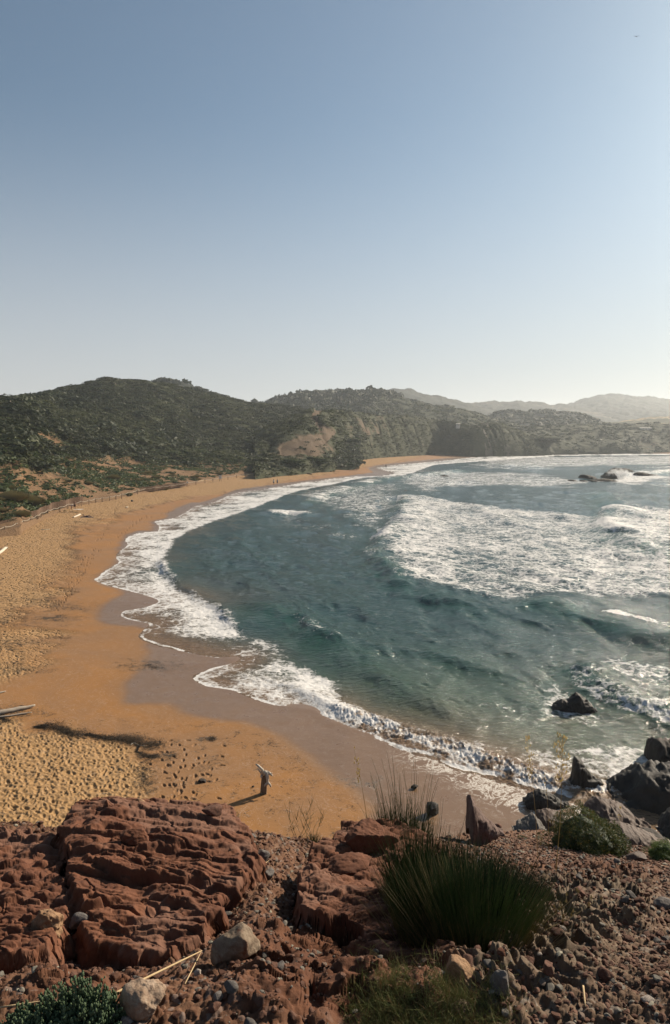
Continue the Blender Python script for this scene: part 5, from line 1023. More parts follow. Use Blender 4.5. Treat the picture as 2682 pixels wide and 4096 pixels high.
# ------------------------------------------------------------------ shrubs on the dunes
_q = (pyM < 560); _mp, _mq, _mP = proj(P_main)[0][1:-3].ravel(), proj(P_main)[1][1:-3].ravel(), P_main[1:-3].reshape(-1, 3)
def on_land(px, py):
    d = (_mp - px) ** 2 + (_mq - py) ** 2; k = int(np.argmin(d + _mP[:, 1] * .0005))
    return _mP[k] if d[k] < 4 else ob(px, py)
shrub_m = leafmat('dune_shrub_leaves', (.030, .048, .016), (.115, .140, .048), None, .3)
pale_m = leafmat('marram_blades', (.28, .25, .14), (.52, .46, .27), None, .5)
sand_grass = {}
prot = {}
for k in range(4):
    n = 900
    V, Fs, A = merge([leafblob((0, 0, 0), 1.0, .8, .55, n, .085, 200 + k, .2), core((0, 0, 0), 1.0, .8, .55, 200 + k, .2)]); prot[('dark', k)] = mesh('foliage', V, Fs, shrub_m, False, A)
    V, Fs, A = merge([leafblob((0, 0, 0), 1.0, .8, .28, n, .085, 210 + k, .3), core((0, 0, 0), 1.0, .8, .25, 210 + k, .3)]); prot[('mat', k)] = mesh('foliage', V, Fs, mat_m, False, A)
    r = np.random.RandomState(k); nb_ = 2400; a, q = r.uniform(0, 6.28, nb_), np.sqrt(r.rand(nb_)); B = np.stack([np.cos(a) * q * .8, np.sin(a) * q * .6, 0 * q], 1); H = r.uniform(.5, 1, nb_) * (1.0 - .45 * q)
    T_ = B + np.stack([np.cos(a) * q * .5 + .15, np.sin(a) * q * .4, H], 1); V, F_, A = stems(B, T_, np.zeros_like(B), .03, 2, k)
    V2, F2, A2 = core((0, 0, 0), .8, .6, .45, 220 + k); VV, FF, AA = merge([(V, F_, A), (V2 * [.6, .6, .4], F2, dict(tint=A2['tint'] + .5, tint2=A2['tint2']))]); prot[('pale', k)] = mesh('foliage', VV, FF, pale_m, False, AA)
LBL = {'dark': ('dune_shrub', 'rounded dark green shrub on the sandy dune behind the beach', 'shrub', 'dark shrubs on the dunes'), 'mat': ('mat_plant', 'flat green creeping plant patch on the dune sand', 'plant', 'creeping plants on the dunes'), 'pale': ('marram_tuft', 'pale feathery marram grass tuft on the dune', 'grass tuft', 'marram tufts on the dunes')}
def shrub(kind, px, py, wpx, k=0, hf=1.0, label=None):
    P = on_land(px, py); s_ = wpx * .5 * px_m(P); o = bpy.data.objects.new(LBL[kind][0], prot[(kind, k % 4)]); C.objects.link(o); o.location = (P[0], P[1], P[2] - .05)
    o.scale = (s_, s_, s_ * hf); o.rotation_euler[2] = random.uniform(-.6, .6); tag(o, label or LBL[kind][1], LBL[kind][2], None if label else LBL[kind][3]); return o
for kind, x, y, w_, hf, lab in [('pale', 12, 500, 26, .9, 'big pale marram clump behind the rope fence at the left edge'), ('pale', 31, 504, 22, 1.0, 'tall pale marram clump right of the big one at the left'), ('pale', 20, 516, 16, .9, 'marram clump in front of the two big ones at the left'), ('pale', 2, 511, 12, .8, 'pale marram tuft cut by the left picture edge'),
    ('dark', 72, 450, 22, .9, 'large dark bush low on the bare brown slope at left'), ('dark', 40, 461, 26, .6, 'wide dark bush on the brown slope left of the dunes'), ('dark', 155, 457, 16, .8, 'dark domed shrub in the middle of the sandy hollow'), ('dark', 172, 455, 24, .8, 'big windswept dark shrub right of the middle dome'), ('dark', 188, 460, 14, .7, 'dark shrub on the lower right of the windswept one'),
    ('dark', 118, 474, 16, .6, 'dark shrub on the hummock above the wire fence'), ('dark', 128, 495, 12, .6, 'dark green tuft just behind the rope fence in the middle'), ('dark', 65, 511, 4, .8, 'small dark shrub by the rope fence near the bathers'), ('pale', 113, 479, 12, .9, 'pale tuft on the dune crest left of the middle'), ('pale', 163, 490, 9, .8, 'pale tuft by the rope fence left of the white sign'),
    ('dark', 290, 463, 30, .55, 'dense dark thicket at the foot of the spur'), ('dark', 312, 461, 34, .6, 'wide dark thicket under the footpath spur'), ('dark', 262, 460, 26, .5, 'dark shrub belt left of the spur foot'), ('dark', 200, 452, 22, .6, 'dark shrub crown above the sandy hollow at right'), ('dark', 280, 449, 30, .5, 'dark flat thicket at the upper end of the sand hollow')]:
    P = on_land(x, y) if x < 285 else None
    if P is None:
        qx, qy = proj(P_sp[1:-3]); kk = np.argmin(((qx - x) ** 2 + (qy - y) ** 2).ravel() + P_sp[1:-3, :, 1].ravel() * .001); P = P_sp[1:-3].reshape(-1, 3)[kk]
        o = shrub(kind, 200, 470, 10, 1, hf, lab); s_ = w_ * .5 * px_m(P); o.location = tuple(P); o.scale = (s_, s_ * .6, s_ * hf)
    else: shrub(kind, x, y, w_, int(x), hf, lab)
r = np.random.RandomState(4); cnt = 0
while cnt < 250:
    x = r.uniform(-20, 330); top, bot = np.interp(x, [-20, 60, 160, 260, 330], [462, 455, 452, 452, 455]), np.interp(x, [-20, 0, 30, 60, 110, 160, 200, 260, 330], [530, 522, 512, 503, 495, 488, 480, 472, 467]); y = top + (bot - top) * r.rand()
    if fbm(np.array([x * .035]), np.array([y * .12]), 1., 2, seed=6)[0] < -.28: continue
    f = (y - top) / (bot - top); kd = r.choice(['dark', 'mat', 'pale'], p=[.62 - .3 * f, .25 + .1 * f, .13 + .2 * f]); base_w = {'dark': 7, 'mat': 8.5, 'pale': 5.5}[kd] * (y - 437) / 45 + 1.5
    q_ = r.uniform(.5, 1.35); sz = 'small' if q_ < .8 else ('medium sized' if q_ < 1.1 else 'large')
    row = 'at the top of the dunes' if f < .22 else 'on the upper dunes' if f < .45 else 'half way down the dunes' if f < .65 else 'on the lower dunes' if f < .85 else 'just behind the rope fence'
    zn = next(t for lim, t in [(12, 'at the left picture edge'), (45, 'above the wooden steps'), (80, 'above the standing bather'), (112, 'right of the bathers'), (150, 'left of the sand hollow'), (190, 'right of the sand hollow'), (222, 'above the notice board'), (262, 'beyond the notice board'), (400, 'near the spur')] if x < lim)
    shrub(kd, x, y, base_w * q_, r.randint(4), r.uniform(.6, 1.0)); o = C.objects[-1]; o['label'] = f"{sz} {dict(dark='dark shrub', mat='creeping green plant', pale='pale marram tuft')[kd]} {row} {zn}"; o['group'] = LBL[kd][3]; cnt += 1

# ------------------------------------------------------------------ fences
wood_m = simple('weathered_wood', (.20, .13, .08), (.32, .23, .15), 8, .85); rope_m = simple('rope', (.50, .43, .33), (.62, .55, .44), 20); slat_m = simple('slat_wood', (.13, .075, .045), (.21, .13, .085), 3, .9)
posts = [(-9, 534.5), (4.8, 531.5), (16.8, 527.9), (23.7, 524.7), (30.8, 522.3), (37, 519.3), (41.3, 516.9), (48, 513.8), (54.2, 512), (60, 510.5), (68, 507.8), (81.3, 504.6), (89, 503.3), (95.6, 501.7), (102.3, 500.7), (109.6, 499.8), (116, 498.4), (121.8, 497.5), (129, 495.6), (137.6, 493.2), (146, 491.4), (155, 490.2), (163.4, 489), (171, 488), (178, 487), (187, 485.4), (196, 483.8), (205, 482.2), (213, 481.2), (220, 480.2), (228, 478.8), (236.5, 477.4), (246, 476.4), (256, 475.3), (266.6, 474.3), (279.5, 473.1), (290, 472.2)]
ordn = ['first', 'second', 'third', 'fourth', 'fifth', 'sixth', 'seventh', 'eighth', 'ninth', 'tenth', 'eleventh', 'twelfth', 'thirteenth', 'fourteenth', 'fifteenth', 'sixteenth', 'seventeenth', 'eighteenth', 'nineteenth', 'twentieth']
Vp, Qp, Tp = tube([(0, 0, -.3), (0, 0, 0), (0, 0, .80), (0, 0, .84)], [.075, .075, .072, .05], 8); pm = mesh('post', Vp, [Qp, Tp], wood_m, False)
tops = []
for k, (x, y) in enumerate(posts):
    P = on_land(x, y) if y > 515 or x > 60 else on_land(x, y); P = G(x, y, 1.25 if x < 150 else 1.35)
    o = bpy.data.objects.new('fence_post', pm); C.objects.link(o); o.location = tuple(P); s_ = 1 if P[1] < 160 else 1.15; o.scale = (s_, s_, s_)
    n = len(posts) - 1; lab = (f'{ordn[k - 1]} wooden rope fence post from the left picture edge' if 1 <= k <= 18 else f'{ordn[min(n - k, 18)]} wooden rope fence post from the far end of the fence' if k else '')
    if k: tag(o, lab, 'fence post', 'posts of the rope fence')
    else: tag(o, 'wooden rope fence post just beyond the left picture edge', 'fence post', 'posts of the rope fence')
    tops.append(P + [0, 0, .72 * s_])
pts = []
for a, b in zip(tops[:-1], tops[1:]):
    for t in np.linspace(0, 1, 7)[:-1]: pts.append(a * (1 - t) + b * t - [0, 0, .9 * t * (1 - t)])
pts.append(tops[-1]); V, Fs = tubes([(pts, .035)], 5); tag(mk('rope', V - pts[0], Fs, rope_m, loc=tuple(pts[0])), 'sagging pale rope strung along the beach fence posts', 'rope')
def slat_fence(label, a, b, h, n=None):
    A_, B_ = [G(q[0], q[1], q[2]) for q in (a, b)]; L = np.linalg.norm(B_ - A_); n = int(L / .16); r = np.random.RandomState(int(a[0]) + 50); e = empty('slat_fence', tuple(A_), label, 'fence'); VV, FF = [], []
    d = (B_ - A_) / L; nn = np.array([-d[1], d[0], 0])
    for k in range(n):
        c = d * L * k / n + nn * .25 * math.sin(k * .12); hh = h * (1 + .05 * r.randn()); V, F = box(c[0], c[1], c[2] + hh / 2 - .2, .10, .10, hh + .4); V = V + [r.randn() * .01, 0, 0]; FF.append(F + len(VV) * 8); VV.append(V)
    mk('slats', np.concatenate(VV), np.concatenate(FF), slat_m, parent=e, smooth=False)
    V, Fs = tubes([([d * L * t + nn * .25 * math.sin(n * t * .12) + [0, 0, q] for t in np.linspace(0, 1, 30)], .02) for q in (h * .25, h * .8)], 4); mk('wire', V, Fs, wood_m, parent=e)
slat_fence('brown slatted sand fence at the left picture edge', (-12, 529, 1.6), (17, 522.5, 1.6), .75)
slat_fence('brown slatted sand fence stepping up from the wooden steps', (26, 518.5, 1.6), (50, 508.5, 1.7), .8)
slat_fence('longest brown slatted sand fence behind the standing bather', (50, 508.5, 1.7), (82, 500.5, 1.8), .95)
slat_fence('distant slatted sand fence left of the white sign', (140, 491, 1.6), (186, 484.5, 1.6), .8)
# steps beside the fence
e = empty('wooden_steps', tuple(G(33., 520., 1.3)), 'low wooden steps by the rope fence at left', 'steps')
for k in range(3): mk('step', *box(.2 * k, .5 * k, .1 + .16 * k, 1.4, .3, .12), wood_m, parent=e, smooth=False)
# signs
white_m = simple('white_board', (.70, .68, .64), (.78, .76, .72), 4)
for lab, x, y, w_, h_, H_ in [('white notice board on two posts by the rope fence', 220.3, 481, .9, 1.15, 1.15), ('small white sign plate on a post behind the rope fence', 187.3, 486, .45, .5, 1.0)]:
    P = G(x, y, 1.35); e = empty('sign_board', tuple(P), lab, 'sign'); mk('panel', *box(0, 0, H_ + h_ * .1, w_, .05, h_), white_m, parent=e, smooth=False)
    for sx in (-1, 1): mk('post', *box(sx * w_ * .4, .06, H_ / 2, .07, .07, H_ + .6), wood_m, parent=e, smooth=False)

# ------------------------------------------------------------------ driftwood
drift = simple('driftwood', (.30, .25, .20), (.50, .43, .35), 6, .85, .5, .01); pale_wood = simple('bleached_wood', (.55, .48, .38), (.70, .62, .50), 5)
# gnarled stump standing in the sand
Ps = ob(263.4, 793.5); um = px_m(Ps)
e = empty('driftwood_stump', tuple(Ps), 'upright weathered plank with a gnarled root on top standing in the sand', 'driftwood'); e.scale = (1.45, 1.45, 1.45)
Vp, Fp = box(0, 0, .28, .19, .08, .80); bmv = Vp.copy(); bmv[:, 0] += (bmv[:, 2]) * .09; bmv[:, 0] *= np.where(bmv[:, 2] > .3, .8, 1); mk('plank', bmv, Fp, simple('shaded_plank', (.15, .10, .065), (.24, .17, .115), 9), parent=e, smooth=False)  # plank tone darkened, the shade on its near face is in the colour
br = [([(.0, -.05, .60), (.06, -.05, .66), (.12, -.05, .64)], [.055, .06, .05]), ([(-.01, -.05, .63), (-.02, -.06, .74), (-.13, -.04, .84), (-.20, -.03, .90)], [.05, .04, .032, .022]), ([(-.03, -.05, .62), (-.10, -.05, .70), (-.15, -.04, .76)], [.035, .028, .018]),
      ([(.10, -.06, .66), (.13, -.08, .54), (.13, -.10, .40), (.11, -.10, .30)], [.055, .045, .035, .03]), ([(.13, -.10, .38), (.20, -.11, .32), (.23, -.11, .26)], [.035, .028, .02]), ([(.12, -.10, .36), (.06, -.12, .31), (.04, -.12, .27)], [.03, .025, .02]), ([(.12, -.05, .65), (.20, -.04, .62), (.27, -.04, .55)], [.05, .035, .02]), ([(.18, -.04, .62), (.24, -.03, .60), (.26, -.03, .64)], [.025, .018, .01]), ([(-.03, -.05, .58), (-.06, -.07, .50)], [.04, .03])]
V, Fs = tubes(br, 8); N_ = fbm3(V[:, 0] * 12, V[:, 1] * 12, V[:, 2] * 12, 1, 3)[:, None]; mk('root', V + N_ * .012, Fs, simple('pale_root', (.42, .37, .31), (.62, .56, .48), 14, .85, .6, .01), parent=e)
def log(label, pts, rad, mt_, cat='driftwood', extra=()):
    W = [ob(*p) for p in pts]; r = np.atleast_1d(rad); W = [p + [0, 0, r[0] * .7] for p in W]; lst = [(smooth_poly(W, 4), np.interp(np.linspace(0, 1, (len(W) - 1) * 4 + 1), np.linspace(0, 1, len(r)), r))]
    lst += [([W[0] + np.array(a), W[0] + np.array(b)], q) for a, b, q in extra]; V, Fs = tubes(lst, 9); V = V + fbm3(V[:, 0], V[:, 1], V[:, 2], 3, 3)[:, None] * r[0] * .25; tag(mk('driftwood_log', V - W[0], Fs, mt_, loc=tuple(W[0])), label, cat)
log('thick grey driftwood trunk lying on the sand at the left edge', [(-14, 716.8), (6, 713), (20, 710), (35, 707)], [.13, .13, .11, .05], drift)
log('thin driftwood pole parallel to the thick trunk', [(-14, 719), (8, 716.6), (20, 714.6), (32, 713)], [.05, .05, .04, .02], drift)
log('short grey branch tip above the thick trunk at the left edge', [(-10, 695.5), (0, 693.2), (5.5, 691.8)], [.05, .05, .03], drift)
log('bleached white log at the left picture edge', [(-8, 558), (0, 553.5), (5, 549.5), (7.8, 549)], [.20, .20, .18, .12], pale_wood)
log('pale wooden post lying beside the sunbather', [(73.4, 517.6), (76, 516.8), (80, 515)], [.13, .16, .16], pale_wood)
log('thin drift branch lying on the trampled sand below the rope fence', [(41, 529.5), (45, 529.8), (50, 529.4)], [.05, .06, .03], pale_wood)
log('dark drift branch lying on the far beach below the spur', [(304, 473.6), (307, 473.8), (312, 474.6)], [.25, .3, .15], wood_m)
log('dark curved stick among the seaweed line', [(78, 736), (83, 737.5), (87, 738.6)], [.025, .02, .012], wood_m); log('pale forked stick on the weed line', [(131, 745), (134, 743), (139, 745.5), (147, 746)], [.02, .02, .015, .01], pale_wood)
log('small pale log near the middle of the beach', [(126, 507.6), (128, 507.4)], [.12, .1], pale_wood)
# seaweed heaps: clumps of ribbons
weed_m = leafmat('dry_seaweed', (.018, .013, .008), (.07, .048, .028), None, .05)
def weed_line(pl, n, wid, seed, h=.05):
    r = np.random.RandomState(seed); W = on_beach(*np.array(pl, float).T); t = r.rand(n) * (len(W) - 1); i = t.astype(int); f = (t - i)[:, None]; B = W[i] * (1 - f) + W[i + 1] * f
    lumps_ = np.clip(.5 + fbm(B[:, 0], B[:, 1], 1.1, 3, seed=seed), .05, 1.2); B[:, 0] += r.randn(n) * wid * lumps_; B[:, 1] += r.randn(n) * wid * lumps_ * 1.1; B[:, 2] += r.rand(n) * h * lumps_
    a = r.uniform(0, 6.28, n); l = r.uniform(.03, .12, n); return stems(B, B + np.stack([np.cos(a) * l, np.sin(a) * l, r.uniform(-.01, .05, n)], 1), np.zeros((n, 3)), .013, 2, seed)
V, Fs, A = merge([weed_line([(36, 727), (50, 726), (60, 729), (68, 732)], 2600, .28, 1, .09), weed_line([(66, 733), (90, 735), (110, 739), (128, 739), (140, 741)], 3600, .22, 2, .07), weed_line([(112, 738), (128, 742), (150, 744), (158, 745)], 1600, .25, 3), weed_line([(140, 744), (136, 752), (150, 757), (156, 756)], 1300, .3, 4),
                  weed_line([(0, 716), (8, 722)], 700, .35, 5), weed_line([(211, 738), (214, 740)], 160, .12, 6, .05), weed_line([(45, 638), (60, 637), (70, 639)], 260, .3, 7, .02), weed_line([(146, 664), (152, 667), (158, 668)], 160, .3, 8, .02), weed_line([(150, 750), (146, 770), (140, 790)], 500, .6, 9, .02)])
tag(mk('seaweed', V, Fs, weed_m, smooth=False, attrs=A), 'dark dried seaweed strewn along the old tide line', kind='stuff')

# ------------------------------------------------------------------ people
skin_m = simple('skin', (.42, .24, .16), (.46, .27, .18), 6, .6, .05); hair_m = simple('hair', (.035, .022, .015), (.06, .04, .025), 30); 
cloth = {c: simple(c + '_cloth', a, tuple(x * 1.15 for x in a), 12, .9) for c, a in dict(black=(.02, .02, .024), white=(.68, .66, .62), blue=(.10, .14, .22), navy=(.03, .035, .06), red=(.25, .06, .05), grey=(.25, .25, .25)).items()}
def capsule(a, b, ra, rb, n=10):
    a, b = np.array(a, float), np.array(b, float); d = b - a; L = np.linalg.norm(d); d = d / (L + 1e-9); ts = []
    for t in (-1, -.7, -.35): ts.append((a + d * ra * t, ra * math.sqrt(max(0.0004, 1 - t * t))))
    for t in (0, .33, .66, 1): ts.append((a + d * L * t, ra + (rb - ra) * t))
    for t in (.35, .7, 1): ts.append((b + d * rb * t, rb * math.sqrt(max(0.0004, 1 - t * t))))
    return tube([p for p, _ in ts], [q for _, q in ts], n)
def person(label, P, J, faces, clothes, rz=0, hair='short'):
    """J: joints in metres; the body is capsules fused by a remesh into one surface"""
    J = {k: np.array(v, float) for k, v in J.items()}; caps = []
    def c(a, b, ra, rb): caps.append(capsule(J[a] if isinstance(a, str) else a, J[b] if isinstance(b, str) else b, ra, rb))
    up = J['neck'] - J['pelvis']; up /= np.linalg.norm(up)
    c('pelvis', 'waist', .125, .115); c('waist', 'chest', .115, .135); c('chest', 'neck', .13, .06); c('neck', 'head', .055, .06); c('shl', 'shr', .07, .07); c('hipl', 'hipr', .095, .095)
    hd = J['head']; f = np.array(faces, float); f /= np.linalg.norm(f); hu = J['head'] - J['neck']; hu /= np.linalg.norm(hu)
    caps.append(capsule(hd - hu * .03 + f * .01, hd + hu * .05, .078, .088)); caps.append(capsule(hd + f * .075 - hu * .005, hd + f * .10 - hu * .025, .014, .016)); caps.append(capsule(hd + f * .05 - hu * .085, hd + f * .06 - hu * .075, .04, .03))
    sdv = np.cross(f, hu)
    for s_ in (-1, 1): caps.append(capsule(hd + sdv * s_ * .085 - hu * .02, hd + sdv * s_ * .09 + hu * .015, .014, .018, 6))
    for s_ in 'lr':
        c('sh' + s_, 'el' + s_, .052, .040); c('el' + s_, 'wr' + s_, .040, .028); c('hip' + s_, 'kn' + s_, .085, .055); c('kn' + s_, 'an' + s_, .055, .038)
        w_ = J['wr' + s_]; d = w_ - J['el' + s_]; d /= np.linalg.norm(d); q = np.cross(d, [0, 1, 0.2]); q /= np.linalg.norm(q); caps.append(capsule(w_, w_ + d * .07, .028, .036, 8))
        for k, (o_, l_) in enumerate([(-.03, .06), (-.01, .078), (.01, .074), (.03, .058)]): p = w_ + d * .085 + q * o_; caps.append(capsule(p, p + d * l_ + np.cross(d, q) * .015, .0105, .008, 6))
        p = w_ + d * .03 + q * -.035; caps.append(capsule(p, p + d * .04 - q * .03, .012, .009, 6))
        an, toe = J['an' + s_], J['toe' + s_]; caps.append(capsule(an, an + (toe - an) * .05 - [0, 0, .02], .040, .040)); caps.append(capsule(an + (toe - an) * .05 + [0, 0, -.02], toe, .038, .026))
    VV, QQ, TT = [], [], []; n = 0
    for V, Q, T in caps: VV.append(V); QQ.append(Q + n); TT.append(T + n); n += len(V)
    o = mk('body_form', np.concatenate(VV), [np.concatenate(QQ), np.concatenate(TT)], skin_m); md = o.modifiers.new('r', 'REMESH'); md.mode = 'VOXEL'; md.voxel_size = .0125
    dg = bpy.context.evaluated_depsgraph_get(); me = bpy.data.meshes.new_from_object(o.evaluated_get(dg)); bpy.data.objects.remove(o)
    for p in me.polygons: p.use_smooth = True
    me.name = 'person'
    if not me.materials: me.materials.append(skin_m)
    b = bpy.data.objects.new('person', me); C.objects.link(b); b.location = tuple(P); b.rotation_euler[2] = rz; tag(b, label, 'person')
    h = [(hd + hu * .03 - f * .02, hd + hu * .05 - f * .005, .093, .093)] + ([(hd - f * .05, J['neck'] - f * .09, .07, .05)] if hair == 'long' else [])
    V, Fs = [], []; L = [capsule(*q) for q in h]; n = 0; Q_, T_ = [], []
    for v, q, t in L: V.append(v); Q_.append(q + n); T_.append(t + n); n += len(v)
    mk('hair', np.concatenate(V), [np.concatenate(Q_), np.concatenate(T_)], hair_m, parent=b)
    for nm, mt_, segs in clothes:
        V, Q_, T_, n = [], [], [], 0
        for a, bb, ra, rb, f0, f1 in segs:
            A_, B_ = J[a], J[bb]; v, q, t = tube([A_ + (B_ - A_) * f0, A_ + (B_ - A_) * (f0 + f1) / 2, A_ + (B_ - A_) * f1], [ra, (ra + rb) / 2, rb], 14); V.append(v); Q_.append(q + n); T_.append(t + n); n += len(v)
        mk(nm, np.concatenate(V), [np.concatenate(Q_), np.concatenate(T_)], mt_, parent=b)
    return b
stand = dict(pelvis=(0, 0, .93), waist=(0, 0, 1.08), chest=(0, 0, 1.28), neck=(0, .0, 1.46), head=(0, -.02, 1.60), shl=(.17, 0, 1.40), shr=(-.17, 0, 1.40), ell=(.24, .02, 1.12), wrl=(.22, -.12, .92), elr=(-.25, .03, 1.12), wrr=(-.24, -.08, .88),
             hipl=(.09, 0, .90), hipr=(-.09, 0, .90), knl=(.11, -.03, .49), knr=(-.12, .02, .49), anl=(.12, 0, .09), anr=(-.13, .06, .09), toel=(.14, -.16, .03), toer=(-.15, -.10, .03))
shorts = [('hipl', 'knl', .105, .095, -.15, .62), ('hipr', 'knr', .105, .095, -.15, .62), ('pelvis', 'waist', .145, .135, -.3, .6)]
shirt = [('waist', 'chest', .14, .155, -.3, 1.0), ('chest', 'neck', .155, .085, 0, .9), ('shl', 'ell', .075, .065, -.1, .55), ('shr', 'elr', .075, .065, -.1, .55)]
person('bare chested person in black shorts standing beside a white towel', G(75., 509.8, 1.3), stand, (.3, -1, -.25), [('shorts', cloth['black'], shorts)])
bend = dict(pelvis=(0, 0, .80), waist=(.12, -.02, .86), chest=(.32, -.03, .82), neck=(.47, -.03, .74), head=(.58, -.04, .66), shl=(.42, .14, .76), shr=(.42, -.17, .76), ell=(.50, .16, .50), wrl=(.55, .10, .28), elr=(.52, -.19, .50), wrr=(.58, -.14, .27),
            hipl=(0, .09, .80), hipr=(0, -.09, .80), knl=(.06, .11, .45), knr=(.04, -.11, .45), anl=(-.06, .12, .09), anr=(-.08, -.12, .09), toel=(.12, .13, .03), toer=(.10, -.13, .03))
person('person in pale swimwear bending over the white towel', G(71.5, 509.5, 1.3), bend, (.7, -.1, -.8), [('swimsuit', cloth['white'], [('pelvis', 'waist', .14, .13, -.6, .8), ('waist', 'chest', .13, .145, 0, .8)])], hair='long')
V, F = gfaces(2, 2), None
gx, gy = np.meshgrid(np.linspace(-.9, .9, 26), np.linspace(-.45, .45, 14)); gz = .03 + .02 * fbm(gx, gy, 4, 3, seed=3) + .03 * ss(.7, .9, np.abs(gx)) * np.abs(fbm(gx, gy, 7, 2))
def cloth_sheet(name, label, cat, P, mt_, sx=1, sy=1, rz=0):
    V = np.stack([gx * sx, gy * sy, gz], -1).reshape(-1, 3); W = V.copy(); W[:, 2] -= .012; n = len(V); F = gfaces(*gx.shape); o = mk(name, np.vstack([V, W]), np.vstack([F, F[:, ::-1] + n]), mt_, loc=tuple(P)); o.rotation_euler[2] = rz; tag(o, label, cat)
cloth_sheet('towel', 'white towel spread on the sand beside the standing bather', 'towel', G(78.5, 509.4, 1.3), cloth['white'], 1.0, 1.0, .1)
lie = dict(pelvis=(0, 0, .16), waist=(-.15, 0, .17), chest=(-.34, 0, .20), neck=(-.50, 0, .30), head=(-.60, -.02, .40), shl=(-.44, .17, .24), shr=(-.44, -.17, .24), ell=(-.62, .26, .10), wrl=(-.42, .34, .06), elr=(-.64, -.26, .10), wrr=(-.42, -.32, .07),
           hipl=(.03, .09, .15), hipr=(.03, -.09, .15), knl=(.40, .12, .34), knr=(.44, -.10, .13), anl=(.68, .13, .08), anr=(.85, -.12, .08), toel=(.84, .16, .06), toer=(.92, -.12, .2))
person('sunbather propped on the elbows on a dark blanket', G(87., 517.2, 1.3), lie, (.6, -.2, .3), [('shorts', cloth['navy'], [('hipl', 'knl', .10, .09, -.1, .45), ('hipr', 'knr', .10, .09, -.1, .45), ('pelvis', 'waist', .14, .13, -.5, .6)])])
cloth_sheet('blanket', 'dark blue blanket under the propped up sunbather', 'blanket', G(87., 517.3, 1.28), cloth['navy'], 1.25, 1.1, 0)
def walk(s_):
    d = dict(stand); d.update(knl=(.10, -.16 * s_, .50), anl=(.10, -.22 * s_, .09), toel=(.11, -.22 * s_ + .16, .03), knr=(-.10, .04, .50), anr=(-.10, .22 * s_, .12), toer=(-.10, .22 * s_ + .15, .04), ell=(.23, .12, 1.13), wrl=(.22, .24, .95), elr=(-.24, -.10, 1.13), wrr=(-.23, -.02, .90), head=(0, .02, 1.60)); return d
person('left of the two walkers, pale shirt and dark shorts near the water', G(273.7, 485.2, .9), walk(1), (.1, 1, 0), [('shorts', cloth['black'], shorts), ('shirt', cloth['white'], shirt)], rz=.4)
person('right of the two walkers, grey blue shirt and dark shorts near the water', G(277.4, 485.0, .9), walk(-1), (.1, 1, 0), [('shorts', cloth['black'], shorts), ('shirt', cloth['blue'], shirt)], rz=.3)
person('lone distant person in dark clothes at the far bend of the beach', G(386., 467.9, .4), stand, (.2, -1, 0), [('trousers', cloth['black'], [('hipl', 'knl', .105, .08, -.1, 1), ('knl', 'anl', .08, .065, 0, .9), ('hipr', 'knr', .105, .08, -.1, 1), ('knr', 'anr', .08, .065, 0, .9), ('pelvis', 'waist', .14, .14, -.3, .7)]), ('shirt', cloth['navy'], shirt)])
# dark backpack on the sand
Pk = G(132., 501.8, 1.3); e = empty('backpack', tuple(Pk), 'small dark backpack left alone on the middle of the beach', 'bag')
V, F = rock_shape(3, 5, (.6, .4, .45), 6, nz=.05); mk('bag_body', V + [0, 0, .2], F, cloth['black'], parent=e); V, Fs = tubes([([(-.15, -.2, .1), (-.15, -.28, .25), (-.12, -.15, .42)], .02), ([(.15, -.2, .1), (.15, -.28, .25), (.12, -.15, .42)], .02)], 5); mk('strap', V, Fs, cloth['grey'], parent=e)

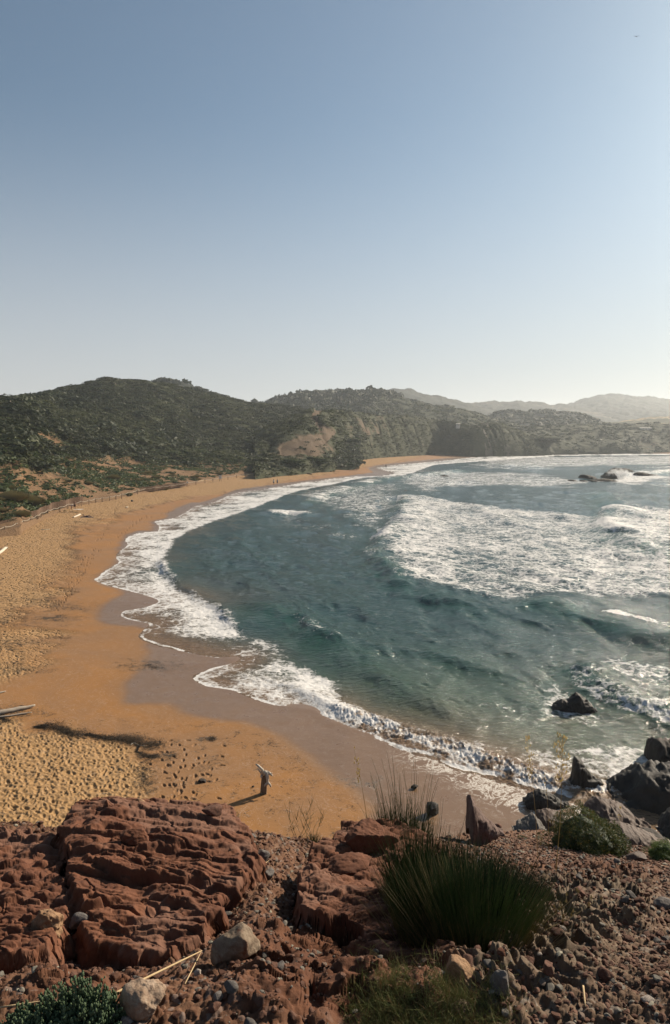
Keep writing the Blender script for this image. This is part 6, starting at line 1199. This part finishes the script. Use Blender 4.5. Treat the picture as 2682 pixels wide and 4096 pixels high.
# ------------------------------------------------------------------ far buildings and the bird
def house(label, px, py, Y, L, W, H, roof_h, rz=0):
    P = DY(float(px), float(py), float(Y)); e = empty('cabin', tuple(P), label, 'building', rz=rz); w_ = white_m
    mk('wall', *box(0, 0, H / 2 - 1, L, W, H + 2), w_, parent=e, smooth=False)
    V = np.array([[-L / 2 - .4, -W / 2 - .4, H], [L / 2 + .4, -W / 2 - .4, H], [L / 2 + .4, W / 2 + .4, H], [-L / 2 - .4, W / 2 + .4, H], [-L / 2 - .4, 0, H + roof_h], [L / 2 + .4, 0, H + roof_h]]); 
    mk('roof', V, [np.array([[0, 1, 5, 4], [2, 3, 4, 5], [3, 2, 1, 0]]), np.array([[0, 4, 3], [1, 2, 5]])], simple('pale_roof', (.55, .52, .48), (.65, .62, .57), 2), parent=e, smooth=False)
    for k in range(2): mk('window', *box(-L * .25 + k * L * .5, -W / 2 - .04, H * .55, L * .13, .1, H * .3), dark_rock, parent=e, smooth=False)
    mk('door', *box(0, -W / 2 - .04, H * .38, L * .12, .1, H * .76), wood_m, parent=e, smooth=False)
house('tiny white cabin on the clifftop above the far beach', 458, 425.8, 548, 2.6, 2.2, 1.5, .4)
house('long low white building on the headland at far right', 645, 429.5, 735, 11, 5, 1.5, .5)
# stone wall post and rail by the spur path
Pb = DY(636.5, 36.6, 150.); e = empty('seagull', tuple(Pb), 'lone seagull gliding high in the sky at upper right', 'bird')
gull = simple('gull_feathers', (.10, .10, .11), (.18, .18, .19), 10)
V, Q, T = capsule((0, -.16, 0), (0, .18, .01), .05, .03); V[:, 2] *= .9; mk('body', V, [Q, T], gull, parent=e)
for s_ in (-1, 1):
    t = np.linspace(0, 1, 9); ch = .16 * (1 - t) ** .6 + .01; X_ = s_ * t * .62; Zc = .10 * np.sin(t * 2.4) * (1 if s_ > 0 else .8); Vt = []
    for k in range(9):
        for a, z_ in ((-1, 0), (0, .012), (1, 0), (0, -.008)): Vt.append([X_[k], a * ch[k] / 2 - .08 * t[k], Zc[k] + z_ * (1 - t[k] * .7)])
    F = [[k * 4 + j, k * 4 + (j + 1) % 4, k * 4 + 4 + (j + 1) % 4, k * 4 + 4 + j] for k in range(8) for j in range(4)]; mk('wing', Vt, np.array(F), gull, parent=e)

# haze: even air round the camera and the whole scene
hz = mk('haze', *box(0, 2000, 76, 5200, 4600, 162)); tag(hz, kind='stuff')
hm = bpy.data.materials.new('air'); hm.use_nodes = True; t = hm.node_tree; t.nodes.clear()
pv = t.nodes.new('ShaderNodeVolumePrincipled'); pv.inputs['Color'].default_value = (.86, .93, 1, 1); pv.inputs['Density'].default_value = .00016; pv.inputs['Anisotropy'].default_value = .35
oo = t.nodes.new('ShaderNodeOutputMaterial'); t.links.new(pv.outputs[0], oo.inputs['Volume']); hz.data.materials.append(hm)
